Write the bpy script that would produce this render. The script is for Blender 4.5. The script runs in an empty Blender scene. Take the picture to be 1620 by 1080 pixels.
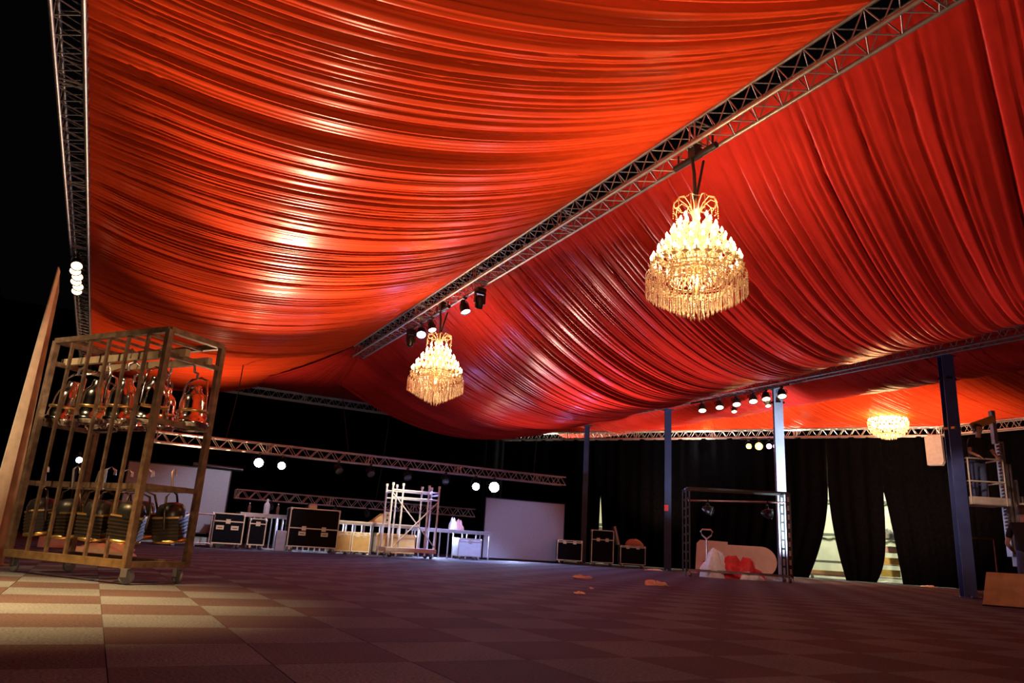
import bpy, math, random
import numpy as np
from mathutils import Vector, Matrix
random.seed(7); rng = np.random.RandomState(11)
S = bpy.context.scene; C = S.collection
R = math.radians; PI = math.pi
# ---------------------------------------------------------------- camera
F_PX, PITCH, ROLL, YAW, EYE = 1168.0, R(15.4), R(3.5), R(28.0), 0.5
h_ = Vector((math.sin(YAW), math.cos(YAW), 0)); r_ = Vector((math.cos(YAW), -math.sin(YAW), 0)); z_ = Vector((0, 0, 1))
FW = h_*math.cos(PITCH) + z_*math.sin(PITCH); u_ = -h_*math.sin(PITCH) + z_*math.cos(PITCH)
RT = r_*math.cos(ROLL) + u_*math.sin(ROLL); UP = -r_*math.sin(ROLL) + u_*math.cos(ROLL)
cd = bpy.data.cameras.new('camera'); cd.sensor_width = 36; cd.lens = F_PX*36/1620; cd.clip_start = .05; cd.clip_end = 200
cam = bpy.data.objects.new('camera', cd); C.objects.link(cam)
M = Matrix((RT, UP, -FW)).transposed().to_4x4(); M.translation = (0, 0, EYE); cam.matrix_world = M
S.camera = cam
# ---------------------------------------------------------------- world, exposure
w = bpy.data.worlds.new('world'); S.world = w; w.use_nodes = True
w.node_tree.nodes['Background'].inputs[0].default_value = (.5, .4, .6, 1)
w.node_tree.nodes['Background'].inputs[1].default_value = 0.002
S.view_settings.view_transform = 'Standard'; S.view_settings.look = 'None'
S.view_settings.exposure = 0.0; S.view_settings.gamma = 1.0; S.view_settings.use_curve_mapping = False
def light(name, kind, loc, power, col, aim=None, size=.1, angle=60, blend=.5):
    d = bpy.data.lights.new(name, kind); d.energy = power; d.color = col
    if kind == 'AREA': d.size = size
    else: d.shadow_soft_size = size
    if kind == 'SPOT': d.spot_size = R(angle); d.spot_blend = blend
    if name == 'cloth_fill': d.specular_factor = .0
    o = bpy.data.objects.new(name, d); C.objects.link(o); o.location = loc
    if aim: o.rotation_euler = (Vector(aim)-Vector(loc)).to_track_quat('-Z', 'Y').to_euler()
    return o
WARM = (1, .58, .25); WHITE = (1, .86, .7); COOL = (.55, .68, 1)
# unseen uplights added to brighten the cloth, near the camera and across the hall
light('cloth_fill', 'SPOT', (1.6, -1.5, .4), 800, (1, .62, .36), (1.0, 5.5, 5), .25, 120, 1)
light('cloth_fill', 'SPOT', (3.6, 21.0, 1.3), 21000, (1, .62, .36), (2.2, 6.5, 5.2), .12, 30, .9)
light('cloth_fill', 'SPOT', (3.0, 20.8, 1.0), 3600, (1, .62, .36), (2.2, 11.5, 5.2), .12, 60, 1)
light('cloth_fill', 'SPOT', (2.2, 23.5, 1.0), 900, (1, .62, .36), (1.6, 22.5, 5.2), .12, 120, 1)
light('cloth_fill', 'SPOT', (10.4, 21.2, 1.2), 10500, (1, .55, .42), (10.5, 7.5, 4.8), .12, 44, 1)
light('cloth_fill', 'SPOT', (11.0, 21.0, 1.0), 700, (1, .56, .42), (10.8, 16.5, 4.5), .12, 100, 1)
light('cloth_fill', 'SPOT', (12.5, 2.5, .4), 230, (1, .55, .42), (12.5, 8.5, 5), .25, 120, 1)
light('cloth_fill', 'SPOT', (21.2, 12.5, .5), 2300, (1, .58, .34), (22.5, 16.5, 5), .25, 130, 1)
light('cloth_fill', 'SPOT', (18.2, 22.0, .5), 900, (1, .6, .36), (18.6, 22.5, 5), .25, 100, 1)
# lamp on the left truss that throws the warm patch on the carpet and the lamp rack
light('left_spot', 'SPOT', (-1.5, 5.2, 5.0), 6200, (1, .58, .2), (-1.0, 5.8, 0), .12, 56, 1)
light('left_spot', 'SPOT', (-3.2, 6.0, 4.8), 800, (1, .66, .34), (-.3, 8.2, 1.0), .15, 34, .9)  # unseen fill added for the rack, off the truss
light('left_spot', 'SPOT', (-2.6, 5.0, 3.6), 900, (1, .70, .42), (-.8, 9.1, 1.7), .1, 24, .9)  # unseen spot added to brighten the tan post
# beams of the blue-white stage lamps
for p, e in (((3.81, 21.9, 2.32), 200), ((4.45, 21.9, 2.30), 140), ((10.68, 21.9, 2.26), 140), ((11.35, 21.9, 2.30), 240)):
    light('stage_beam', 'SPOT', (p[0], p[1]-.25, p[2]), e*.5, (.62, .72, 1), (1.7, 8.0, 4.3) if p[0] < 6 else (6.8, 8.0, 4.3), .11, 34, .7)
for x_ in (5.6, 9.6, 12.4): light('stage_fill', 'SPOT', (x_, 22.4, .72), 380, (.55, .62, 1), (x_, 20.2, 0), .08, 140, .6)  # unseen fills added to brighten the stage floor, cases and screens
light('stage_fill', 'SPOT', (8.6, 20.6, 2.4), 320, (.30, .34, 1), (7.0, 15.0, 0), .1, 130, .6)
light('stage_fill', 'SPOT', (14.0, 21.0, 2.4), 160, (.30, .34, 1), (11.0, 16.0, 0), .1, 120, .6)
light('corner_fill', 'SPOT', (12.6, 12.4, 3.2), 130, (1, .84, .74), (14.9, 15.1, .4), .1, 40, .8)  # unseen fill added over the cloth heaps
light('stage_fill', 'SPOT', (9.5, 18.4, 3.3), 2000, (.40, .48, 1), (10.0, 20.8, 0), .1, 62, .7)
light('stage_fill', 'SPOT', (12.3, 19.0, 3.2), 200, (.52, .55, 1), (12.8, 22.4, .7), .1, 56, .8)
light('stage_fill', 'SPOT', (3.4, 17.6, 3.3), 360, (.66, .74, 1), (2.9, 21.0, .3), .1, 64, .7)
light('stage_fill', 'SPOT', (6.9, 17.6, 3.3), 800, (1, .86, .6), (7.2, 21.0, .5), .1, 44, .8)
light('column_spot', 'SPOT', (16.1, 12.0, .2), 3000, (.85, .92, 1), (16.6, 14.75, 2.3), .08, 56, .5)
light('corner_fill', 'SPOT', (17.2, 14.0, 4.6), 260, (1, .7, .5), (17.6, 16.6, 0), .1, 80, .8)  # more unseen fills added over the right-hand floor and lift
light('corner_fill', 'SPOT', (14.2, 9.0, 3.4), 200, (1, .62, .42), (18.2, 9.6, .9), .1, 55, .8)
light('corner_fill', 'SPOT', (18.6, 15.2, 4.6), 500, (1, .55, .3), (19.4, 16.2, 0), .1, 75, .9)
for p_ in ((20.2, 21.6, 4.6), (22.6, 19.4, 4.6), (24.6, 16.8, 4.6), (17.0, 28.0, 4.4)): light('tent_lamp', 'POINT', p_, 560, (1, 1, .70), None, .3)

# ---------------------------------------------------------------- materials
MATS = {}
def mat(name, col, rough=.5, metal=0.0, var=.15, scale=8.0, bump=0.0, bscale=60., emit=0, trans=0, spec=.5, sheen=0):
    if name in MATS: return MATS[name]
    m = bpy.data.materials.new(name); m.use_nodes = True; nt = m.node_tree; n = nt.nodes; b = n['Principled BSDF']
    tc = n.new('ShaderNodeTexCoord'); nz = n.new('ShaderNodeTexNoise'); nz.inputs['Scale'].default_value = scale; nz.inputs['Detail'].default_value = 4
    nt.links.new(tc.outputs['Object'], nz.inputs['Vector'])
    r = n.new('ShaderNodeValToRGB'); nt.links.new(nz.outputs['Fac'], r.inputs['Fac'])
    r.color_ramp.elements[0].position = .3; r.color_ramp.elements[1].position = .7
    r.color_ramp.elements[0].color = (*[c*(1-var) for c in col], 1); r.color_ramp.elements[1].color = (*[min(1, c*(1+var)) for c in col], 1)
    nt.links.new(r.outputs['Color'], b.inputs['Base Color'])
    b.inputs['Roughness'].default_value = rough; b.inputs['Metallic'].default_value = metal
    b.inputs['Specular IOR Level'].default_value = spec
    if sheen: b.inputs['Sheen Weight'].default_value = sheen; b.inputs['Sheen Roughness'].default_value = .4
    if trans: b.inputs['Transmission Weight'].default_value = trans
    if emit: b.inputs['Emission Color'].default_value = (*col, 1); b.inputs['Emission Strength'].default_value = emit
    if bump:
        n2 = n.new('ShaderNodeTexNoise'); n2.inputs['Scale'].default_value = bscale; n2.inputs['Detail'].default_value = 3
        nt.links.new(tc.outputs['Object'], n2.inputs['Vector'])
        bp = n.new('ShaderNodeBump'); bp.inputs['Strength'].default_value = bump; bp.inputs['Distance'].default_value = .01
        nt.links.new(n2.outputs['Fac'], bp.inputs['Height']); nt.links.new(bp.outputs['Normal'], b.inputs['Normal'])
    MATS[name] = m; return m
alu = mat('aluminium', (.58, .56, .56), .35, .9, .12, 5)
alud = mat('dull_aluminium', (.36, .34, .35), .45, .8, .2, 5)
steel = mat('rusty_steel', (.19, .13, .09), .5, .45, .4, 14, .3, 50)
chrome = mat('polished_chrome', (.8, .78, .74), .13, 1, .06, 10)
blackm = mat('black_metal', (.018, .018, .02), .35, .3, .3, 12)
brownm = mat('brown_metal', (.07, .045, .03), .3, .6, .3, 12)
goldr = mat('brass_rim', (.75, .5, .2), .3, .9, .2, 12)
rubber = mat('rubber', (.03, .03, .032), .7)
greyr = mat('grey_rubber', (.13, .13, .14), .5)
blacklam = mat('black_laminate', (.008, .008, .009), .65, 0, .3, 20, .1, 90, spec=.03)
bluen = mat('blue_paint_shaded', (.012, .022, .075), .45, 0, .2, 3)  # column blue with shade mixed into the colour, for the far columns
bluep = mat('blue_paint', (.045, .07, .24), .4, 0, .2, 3, .08, 30)
strapm = mat('black_strap', (.02, .016, .016), .7, 0, .3, 40)
tanply = mat('plywood', (.52, .33, .17), .55, 0, .18, 6, .1, 40)
ochre = mat('ochre_laminate', (.55, .38, .16), .5, 0, .12, 6)
greylam = mat('grey_laminate', (.30, .30, .33), .45, 0, .12, 8)
screenm = mat('screen_cloth', (.36, .36, .39), .8, 0, .06, 30, .1, 120)
whitep = mat('white_paint', (.72, .70, .66), .5, 0, .08, 8)
creamt = mat('cream_top', (.7, .66, .56), .5, 0, .1, 6)
curtain = mat('black_cloth', (.0022, .0022, .003), 1.0, 0, .3, 12, .2, 80, spec=0.0)
whitecl = mat('white_cloth', (.75, .66, .6), .7, 0, .15, 12, .3, 30)
redcl = mat('red_cloth', (.6, .02, .02), .6, 0, .2, 12, .3, 30)
paper = mat('crumpled_paper', (.85, .76, .76), .7, 0, .15, 20, .2, 40)
tentm = mat('tent_wall', (.75, .78, .62), .7, 0, .06, 4)
bandm = mat('dark_band', (.15, .17, .14), .7)
skin = mat('skin', (.55, .30, .2), .5, 0, .08, 10)
hairm = mat('hair', (.04, .025, .018), .6, 0, .3, 40)
jeans = mat('jeans', (.06, .09, .2), .8, 0, .2, 30)
shirtm = mat('black_shirt', (.012, .012, .015), .8, 0, .2, 30)
bulbm = mat('bulb_glow', (1, .70, .34), .3, 0, 0, 4, emit=40)
coolbulb = mat('cool_lens_glow', (.45, .62, 1), .3, 0, 0, 4, emit=60)
violetbulb = mat('violet_lens_glow', (.68, .62, 1), .3, 0, 0, 4, emit=9)
warmbulb = mat('warm_lens_glow', (1, .70, .38), .3, 0, 0, 4, emit=5)
yellowbulb = mat('yellow_lens_glow', (1, .55, .06), .3, 0, 0, 4, emit=14)
pinkbulb = mat('magenta_lens_glow', (1, .3, .75), .3, 0, 0, 4, emit=14)
lensm = mat('dark_lens', (.05, .05, .07), .1, 0, .2, 10, spec=.8)
bottlem = mat('bottle_glass', (.16, .06, .03), .1, 0, .2, 10, spec=.8)

def cloth_mat(name, c1, c2, turn):
    m = bpy.data.materials.new(name); m.use_nodes = True; nt = m.node_tree; n = nt.nodes; L = nt.links; b = n['Principled BSDF']
    tc = n.new('ShaderNodeTexCoord'); mp = n.new('ShaderNodeMapping'); mp.inputs['Scale'].default_value = (.35, 7, 7)
    m0 = n.new('ShaderNodeMapping'); m0.inputs['Rotation'].default_value = (0, 0, R(turn)); L.new(tc.outputs['Object'], m0.inputs['Vector']); L.new(m0.outputs[0], mp.inputs['Vector'])
    nz = n.new('ShaderNodeTexNoise'); nz.inputs['Scale'].default_value = 1.6; nz.inputs['Detail'].default_value = 6; nz.inputs['Roughness'].default_value = .65
    L.new(mp.outputs[0], nz.inputs['Vector'])
    r = n.new('ShaderNodeValToRGB'); r.color_ramp.elements[0].position = .2; r.color_ramp.elements[1].position = .8
    r.color_ramp.elements[0].color = (*c1, 1); r.color_ramp.elements[1].color = (*c2, 1)
    L.new(nz.outputs['Fac'], r.inputs['Fac']); L.new(r.outputs[0], b.inputs['Base Color'])
    b.inputs['Roughness'].default_value = .27; b.inputs['Specular IOR Level'].default_value = .03; b.inputs['IOR'].default_value = 1.25
    bp = n.new('ShaderNodeBump'); bp.inputs['Strength'].default_value = .08; bp.inputs['Distance'].default_value = .02
    L.new(nz.outputs['Fac'], bp.inputs['Height']); L.new(bp.outputs[0], b.inputs['Normal'])
    return m
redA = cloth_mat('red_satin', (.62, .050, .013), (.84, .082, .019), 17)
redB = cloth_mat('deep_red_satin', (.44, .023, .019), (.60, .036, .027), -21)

def carpet(name, c1, c2):
    m = bpy.data.materials.new(name); m.use_nodes = True; nt = m.node_tree; n = nt.nodes; L = nt.links; b = n['Principled BSDF']
    ge = n.new('ShaderNodeNewGeometry')
    a = n.new('ShaderNodeTexNoise'); a.inputs['Scale'].default_value = 70; a.inputs['Detail'].default_value = 2
    c = n.new('ShaderNodeTexNoise'); c.inputs['Scale'].default_value = 1.3; c.inputs['Detail'].default_value = 3
    L.new(ge.outputs['Position'], a.inputs['Vector']); L.new(ge.outputs['Position'], c.inputs['Vector'])
    mx = n.new('ShaderNodeMath'); mx.operation = 'MULTIPLY_ADD'; mx.inputs[1].default_value = .4; L.new(c.outputs['Fac'], mx.inputs[0]); L.new(a.outputs['Fac'], mx.inputs[2])
    r = n.new('ShaderNodeValToRGB'); r.color_ramp.elements[0].position = .5; r.color_ramp.elements[1].position = .95
    r.color_ramp.elements[0].color = (*c1, 1); r.color_ramp.elements[1].color = (*c2, 1)
    L.new(mx.outputs[0], r.inputs['Fac']); L.new(r.outputs[0], b.inputs['Base Color'])
    b.inputs['Roughness'].default_value = .85; b.inputs['Specular IOR Level'].default_value = .25
    bp = n.new('ShaderNodeBump'); bp.inputs['Strength'].default_value = .8; bp.inputs['Distance'].default_value = .006
    L.new(a.outputs['Fac'], bp.inputs['Height']); L.new(bp.outputs[0], b.inputs['Normal'])
    return m
carpG = carpet('grey_carpet', (.050, .060, .085), (.145, .165, .21))
carpR = carpet('maroon_carpet', (.030, .020, .028), (.085, .055, .062))

# ---------------------------------------------------------------- mesh helpers
class MB:
    def __init__(s): s.v = []; s.f = []; s.sm = []
    def add(s, V, Fc, smooth=False):
        o = len(s.v); s.v += [tuple(p) for p in V]; s.f += [tuple(i+o for i in f) for f in Fc]; s.sm += [smooth]*len(Fc); return s
    def box(s, a, b, M=None):
        (x0, y0, z0), (x1, y1, z1) = a, b
        V = [(x0, y0, z0), (x1, y0, z0), (x1, y1, z0), (x0, y1, z0), (x0, y0, z1), (x1, y0, z1), (x1, y1, z1), (x0, y1, z1)]
        if M: V = [M @ Vector(p) for p in V]
        return s.add(V, [(0, 3, 2, 1), (4, 5, 6, 7), (0, 1, 5, 4), (1, 2, 6, 5), (2, 3, 7, 6), (3, 0, 4, 7)])
    def cbox(s, c, d, M=None): return s.box([c[i]-d[i]/2 for i in range(3)], [c[i]+d[i]/2 for i in range(3)], M)
    def tube(s, p0, p1, r, n=8, r1=None, caps=True, sq=False):
        p0 = Vector(p0); p1 = Vector(p1); d = (p1-p0).normalized(); r1 = r if r1 is None else r1
        a = Vector((0, 0, 1)) if abs(d.z) < .9 else Vector((1, 0, 0)); u = d.cross(a).normalized(); v = d.cross(u)
        if sq: n = 4
        off = PI/4 if sq else 0; k = math.sqrt(2) if sq else 1
        V = []
        for p, rr in ((p0, r*k), (p1, r1*k)):
            for i in range(n): t = 2*PI*i/n+off; V.append(p+(u*math.cos(t)+v*math.sin(t))*rr)
        Fc = [(i, (i+1) % n, n+(i+1) % n, n+i) for i in range(n)]
        s.add(V, Fc, not sq)
        if caps: s.add(V[:n], [tuple(range(n))[::-1]]); s.add(V[n:], [tuple(range(n))])
        return s
    def path(s, pts, r, n=6):
        pts = [Vector(p) for p in pts]; V = []; m = len(pts); up = None
        for i, p in enumerate(pts):
            d = (pts[min(i+1, m-1)]-pts[max(i-1, 0)]).normalized()
            if up is None: up = Vector((0, 0, 1)) if abs(d.z) < .9 else Vector((1, 0, 0))
            u = d.cross(up)
            if u.length < 1e-4: u = d.cross(Vector((1, 0, 0)))
            u.normalize(); v = d.cross(u); up = -v if False else up
            for k in range(n): t = 2*PI*k/n; V.append(p+(u*math.cos(t)+v*math.sin(t))*r)
        Fc = [(i*n+k, i*n+(k+1) % n, (i+1)*n+(k+1) % n, (i+1)*n+k) for i in range(m-1) for k in range(n)]
        s.add(V, Fc, True); s.add(V[:n], [tuple(range(n))[::-1]]); s.add(V[-n:], [tuple(range(n))]); return s
    def lathe(s, prof, n=16, M=None, c=(0, 0, 0)):
        V = []
        for r, z in prof:
            for i in range(n): t = 2*PI*i/n; V.append(Vector((c[0]+r*math.cos(t), c[1]+r*math.sin(t), c[2]+z)))
        if M: V = [M @ p for p in V]
        Fc = [(j*n+i, j*n+(i+1) % n, (j+1)*n+(i+1) % n, (j+1)*n+i) for j in range(len(prof)-1) for i in range(n)]
        return s.add(V, Fc, True)
    def prism(s, pts, y0, y1, M=None):   # polygon in x,z extruded in y
        n = len(pts); V = [Vector((x, y0, z)) for x, z in pts]+[Vector((x, y1, z)) for x, z in pts]
        if M: V = [M @ p for p in V]
        return s.add(V, [tuple(range(n)), tuple(range(n, 2*n))[::-1]]+[(i, n+i, n+(i+1) % n, (i+1) % n) for i in range(n)])
    def mesh(s, name, m):
        me = bpy.data.meshes.new(name); me.from_pydata(s.v, [], s.f); me.materials.append(m)
        me.polygons.foreach_set('use_smooth', s.sm); me.update(); return me
def place(name, me, parent=None, loc=(0, 0, 0), rot=(0, 0, 0), sc=None):
    o = bpy.data.objects.new(name, me); C.objects.link(o); o.location = loc; o.rotation_euler = rot
    if sc: o.scale = sc
    if parent: o.parent = parent
    return o
def obj(name, mb, m, parent=None, loc=(0, 0, 0), rot=(0, 0, 0)): return place(name, mb.mesh(name, m), parent, loc, rot)
def tag(o, label=None, cat=None, group=None, kind=None):
    for k, v in (('label', label), ('category', cat), ('group', group), ('kind', kind)):
        if v: o[k] = v
    return o
def thing(name, label, cat, loc=(0, 0, 0), rotz=0, group=None, rot=None):
    o = bpy.data.objects.new(name, None); C.objects.link(o); o.empty_display_size = .1; o.location = loc
    o.rotation_euler = rot if rot else (0, 0, rotz); return tag(o, label, cat, group)
def bev(o, wd=.005, seg=2):
    m = o.modifiers.new('bevel', 'BEVEL'); m.width = wd; m.segments = seg; m.limit_method = 'ANGLE'; return o

# ---------------------------------------------------------------- floor: carpet tiles
T = .575
floor = bpy.data.objects.new('floor', None); C.objects.link(floor); tag(floor, kind='structure')
def tile_mesh(m, name):
    b = MB(); e = .0015; g = T/2-.0004
    b.add([(-g, -g, 0), (g, -g, 0), (g, g, 0), (-g, g, 0), (-g+e, -g+e, .006), (g-e, -g+e, .006), (g-e, g-e, .006), (-g+e, g-e, .006)],
          [(4, 5, 6, 7), (0, 1, 5, 4), (1, 2, 6, 5), (2, 3, 7, 6), (3, 0, 4, 7)])
    return b.mesh(name, m)
tg, tr = tile_mesh(carpG, 'carpet_tile'), tile_mesh(carpR, 'carpet_tile')
cells = []
X0 = -.44; Y0 = 3.15
def pix(p):
    d = Vector(p)-Vector((0, 0, EYE)); z = d.dot(FW)
    return (810+F_PX*d.dot(RT)/z, 540-F_PX*d.dot(UP)/z, z) if z > .3 else (-9999, -9999, z)
for i in range(-12, 52):
    for j in range(-9, 50):
        cx, cy = X0+(i+.5)*T, Y0+(j+.5)*T
        if cy > 30: continue
        px, py, dz = pix((cx, cy, 0)); vis = -150 < px < 1770 and py < 1180 and dz > .3
        cells.append((0 if vis else 1, math.hypot(cx, cy), cx, cy, (i+j) % 2))
cells.sort()
rest = {0: MB(), 1: MB()}
for k, (v, d, cx, cy, c) in enumerate(cells):
    if k < 300: o = place('carpet_tile', tg if c else tr, floor, (cx, cy, -.006), (0, 0, 0))
    else:
        g = T/2-.0015; rest[c].add([(cx-g, cy-g, 0), (cx+g, cy-g, 0), (cx+g, cy+g, 0), (cx-g, cy+g, 0)], [(0, 1, 2, 3)])
tag(obj('far_carpet_tiles', rest[1], carpG, floor), kind='stuff'); tag(obj('far_carpet_tiles', rest[0], carpR, floor), kind='stuff')
obj('subfloor', MB().box((-9, -4, -.1), (36, 34, -.007)), rubber, floor)

# ---------------------------------------------------------------- black curtains, tent wall
def curtain_mesh(p0, p1, z0, z1, lo=None, hi=None, seed=0, fold=.07, nz=24, lean=None):
    """sheet with vertical folds between ground points p0 and p1; lo/hi: inset of each edge as a function of z (gaps)"""
    p0 = Vector((*p0, 0)); p1 = Vector((*p1, 0)); L = (p1-p0).length; d = (p1-p0)/L; n = Vector((-d.y, d.x, 0))
    nu = max(8, int(L/.07)); V = []; rs = random.Random(seed); ph = [rs.uniform(0, 6) for _ in range(4)]
    for j in range(nz+1):
        z = z0+(z1-z0)*j/nz; a = lo(z) if lo else 0; b = L-(hi(z) if hi else 0)
        for i in range(nu+1):
            s = i/nu; u = a+(b-a)*s; u0 = L*s
            f = fold*(math.sin(u0*13+ph[0])+.6*math.sin(u0*7.3+ph[1])+.35*math.sin(u0*23+ph[2]))*(.55+.45*(1-j/nz))*min(1, .15+(u-a)/.4, .15+(b-u)/.4)
            V.append(p0+d*u+n*f+Vector((0, 0, z)))
    W = nu+1
    return MB().add(V, [(j*W+i, j*W+i+1, (j+1)*W+i+1, (j+1)*W+i) for j in range(nz) for i in range(nu)], True)
tag(obj('wall_back', curtain_mesh((-4, 29.2), (15.6, 28.95), 0, 7.5, nz=6), curtain), kind='structure')
tag(obj('wall_left', curtain_mesh((-4, -3), (-4, 29.2), 0, 7.5, nz=6), curtain), kind='structure')
tag(obj('wall_right', curtain_mesh((24.75, 15.0), (25.0, 4), 0, 7.5, nz=6), curtain), kind='structure')
CA = Vector((15.2, 28.7)); CB = Vector((24.6, 14.9)); CL = (CB-CA).length; CD = (CB-CA)/CL
def cu(px, py=850):        # run along the curtain line seen at a pixel
    r = FW*F_PX+RT*(px-810)+UP*(540-py)
    # r.xy*t = CA+CD*u
    det = r.x*(-CD.y)+CD.x*r.y
    t = (CA.x*(-CD.y)+CD.x*CA.y)/det
    return ((r.x*t-CA.x)*CD.x+(r.y*t-CA.y)*CD.y), EYE+r.z*t
u3, za3 = cu(950, 785); u1, za1 = cu(1310, 772); u2, za2 = cu(1398, 780)
e1 = [cu(x, 915)[0] for x in (1279, 1339, 1386, 1428)]; e3 = [cu(x, 850)[0] for x in (946, 956)]
def gap(half, top, p):
    return lambda z: half*((1-max(0, 1-z/top)**p*1)*0+(.86*max(0, 1-z/top)**p+.14*max(0, 1-z/top)))
def cp(u): q = CA+CD*u; return (q.x, q.y)
obs = [(0, u3, None, gap(u3-e3[0], za3, .9), 'black stage curtain hanging at the far corner behind the left blue column'),
       (u3, u1, gap(e3[1]-u3, za3, .9), gap(u1-e1[0], za1, 2), 'widest black curtain, behind the wheeled black frame'),
       (u1, u2, gap(e1[1]-u1, za1, 2), gap(u2-e1[2], za2, 5), 'black curtain narrowing to the floor between the two lit gaps'),
       (u2, CL+.5, gap(e1[3]-u2, za2, .75), None, 'black pleated curtain between the gap with shelving and the thick blue column')]
for k, (a, b, lo, hi, lab) in enumerate(obs):
    o = obj('black_curtain', curtain_mesh(cp(a), cp(b), .02, 5.0, lo, hi, k, .05, 30), curtain)
    tag(o, lab, 'curtain')
# white tent wall beyond
N = Vector((-CD.y, CD.x)); N = N if N.dot(Vector((1, 1))) > 0 else -N
q0 = CA-CD*3+N*3.2; q1 = CB+CD*3+N*3.2
wo = bpy.data.objects.new('wall_outer', None); C.objects.link(wo); tag(wo, kind='structure')
obj('tent_sheet', curtain_mesh((q0.x, q0.y), (q1.x, q1.y), 0, 5.2, nz=2, fold=.03), tentm, wo)
q2 = q0-N*.12; q3 = q1-N*.12
for z in (1.62, 2.9):
    b = MB(); d = Vector((q3.x-q2.x, q3.y-q2.y, 0)); n = 60
    V = []
    for i in range(n+1):
        p = Vector((q2.x, q2.y, 0))+d*i/n
        V += [p+Vector((0, 0, z-.05-.02*(i % 2))), p+Vector((0, 0, z+.05))]
    b.add(V, [(2*i, 2*i+2, 2*i+3, 2*i+1) for i in range(n)]); obj('valance_band', b, bandm, wo)

# ---------------------------------------------------------------- draped cloth ceiling
def vnoise(x, seed, n=4096):
    r = np.random.RandomState(seed).uniform(-1, 1, n); i = np.floor(x).astype(int); f = x-i; f = f*f*(3-2*f)
    return r[i % n]*(1-f)+r[(i+1) % n]*f
def drape(name, A, B, sag, t0, t1, m, label, seed, step=.022, ns=56, crease=.15, skew=0, asym=0):
    """cloth gathered across from edge curve A(t) to edge curve B(t), sagging between them, in folds that run across"""
    nt = int(abs(t1-t0)/step); t = np.linspace(t0, t1, nt)[:, None]; s = np.linspace(0, 1, ns)[None, :]
    T_, S_ = np.broadcast_arrays(t, s)
    Ax, Ay, Az = A(t); Bx, By, Bz = B(t-skew*np.clip((t1-t)/10, 0, 1))
    bow = 4*S_*(1-S_); ends = np.clip(bow*2.2, 0, 1)
    # folds drift a little along the run
    T0 = T_
    ph = T_+.13*vnoise(T_*.45+S_*.9, seed)*ends+.035*vnoise(T_*1.3+S_*1.6+50, seed+1)
    z = np.zeros_like(T_)
    for lam, amp, pw, sd in ((1.15, 1.35, 38, 2), (.71, .9, 24, 7), (.43, .8, 12, 3), (.23, .40, 7, 4), (.12, .13, 3, 5)):
        q = ph/lam+.35*vnoise(ph/lam*.7, seed+sd); cell = np.floor(q+.5).astype(int)
        a = np.random.RandomState(seed*7+sd).uniform(.15, 1, 4096)[cell % 4096]
        dep = np.clip(.7+.6*vnoise(S_*1.7+cell*3.7, seed+sd+9), .2, 1.1)
        z = z+crease*amp*a*dep*(1-np.abs(np.sin(PI*q)))**pw*(.35+.65*ends)
    z = z+.016*vnoise(ph/.42, seed+20)+.010*vnoise(ph/.16+S_*.25, seed+21)+.005*vnoise(ph/.07+S_*.4, seed+22)
    z = z*(.3+.7*np.clip(bow*4, 0, 1))
    sg = sag(T0) if callable(sag) else sag
    loose = 1+.07*vnoise(ph*1.1, seed+30)+.04*vnoise(ph*2.9, seed+31)
    bw = bow*(1+asym*(S_-.5))
    X = Ax+(Bx-Ax)*S_; Y = Ay+(By-Ay)*S_; Z = Az+(Bz-Az)*S_-sg*bw*loose+z
    V = np.stack([X, Y, Z], -1).reshape(-1, 3)
    i = np.arange(nt-1)[:, None]*ns+np.arange(ns-1)[None, :]; i = i.reshape(-1)
    Fq = np.stack([i, i+1, i+ns+1, i+ns], -1)
    me = bpy.data.meshes.new(name); me.vertices.add(len(V)); me.vertices.foreach_set('co', V.reshape(-1))
    me.loops.add(Fq.size); me.loops.foreach_set('vertex_index', Fq.reshape(-1).astype(np.int32))
    me.polygons.add(len(Fq)); me.polygons.foreach_set('loop_start', (np.arange(len(Fq))*4).astype(np.int32))
    me.polygons.foreach_set('loop_total', np.full(len(Fq), 4, np.int32)); me.update(calc_edges=True)
    me.polygons.foreach_set('use_smooth', np.ones(len(Fq), bool)); me.materials.append(m)
    o = place(name, me); tag(o, label, 'drape'); return o
one = lambda t: np.ones_like(t)
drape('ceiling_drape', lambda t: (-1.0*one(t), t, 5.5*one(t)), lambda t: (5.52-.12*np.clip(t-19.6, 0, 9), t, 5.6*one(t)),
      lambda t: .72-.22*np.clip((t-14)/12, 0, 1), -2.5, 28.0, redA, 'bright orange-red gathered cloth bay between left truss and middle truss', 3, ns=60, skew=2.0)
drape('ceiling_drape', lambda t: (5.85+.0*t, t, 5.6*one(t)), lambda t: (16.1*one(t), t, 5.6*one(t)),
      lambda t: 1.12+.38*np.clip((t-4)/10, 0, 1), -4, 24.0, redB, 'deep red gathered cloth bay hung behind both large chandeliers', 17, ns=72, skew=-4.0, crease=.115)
drape('ceiling_drape', lambda t: (16.45*one(t), t, 5.6*one(t)), lambda t: (19.9*one(t), t, 5.7*one(t)),
      lambda t: .48+0*t, 6, 27.5, redB, 'narrow dark red cloth swag above the row of blue columns', 29, ns=30, crease=.05)
def F2P(k):    # far truss line, k in metres along
    return CA.x+CD.x*k, CA.y+CD.y*k
def lastB(t):
    k = (28.7-t)/13.8*CL; x, y = CA.x+CD.x*k, CA.y+CD.y*k
    over = t < 14.9; x = np.where(over, 24.8, x); y = np.where(over, t, y); return x, y, 5.22*one(t)
drape('ceiling_drape', lambda t: (19.9+.0*t-np.clip(t-21.5, 0, 9)*.62, t+0, 5.72*one(t)), lastB, lambda t: .16+0*t, 7, 28, redA,
      'brightly lit orange cloth bay behind the small chandelier, along the far oblique truss', 41, ns=40, crease=.24)
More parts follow.
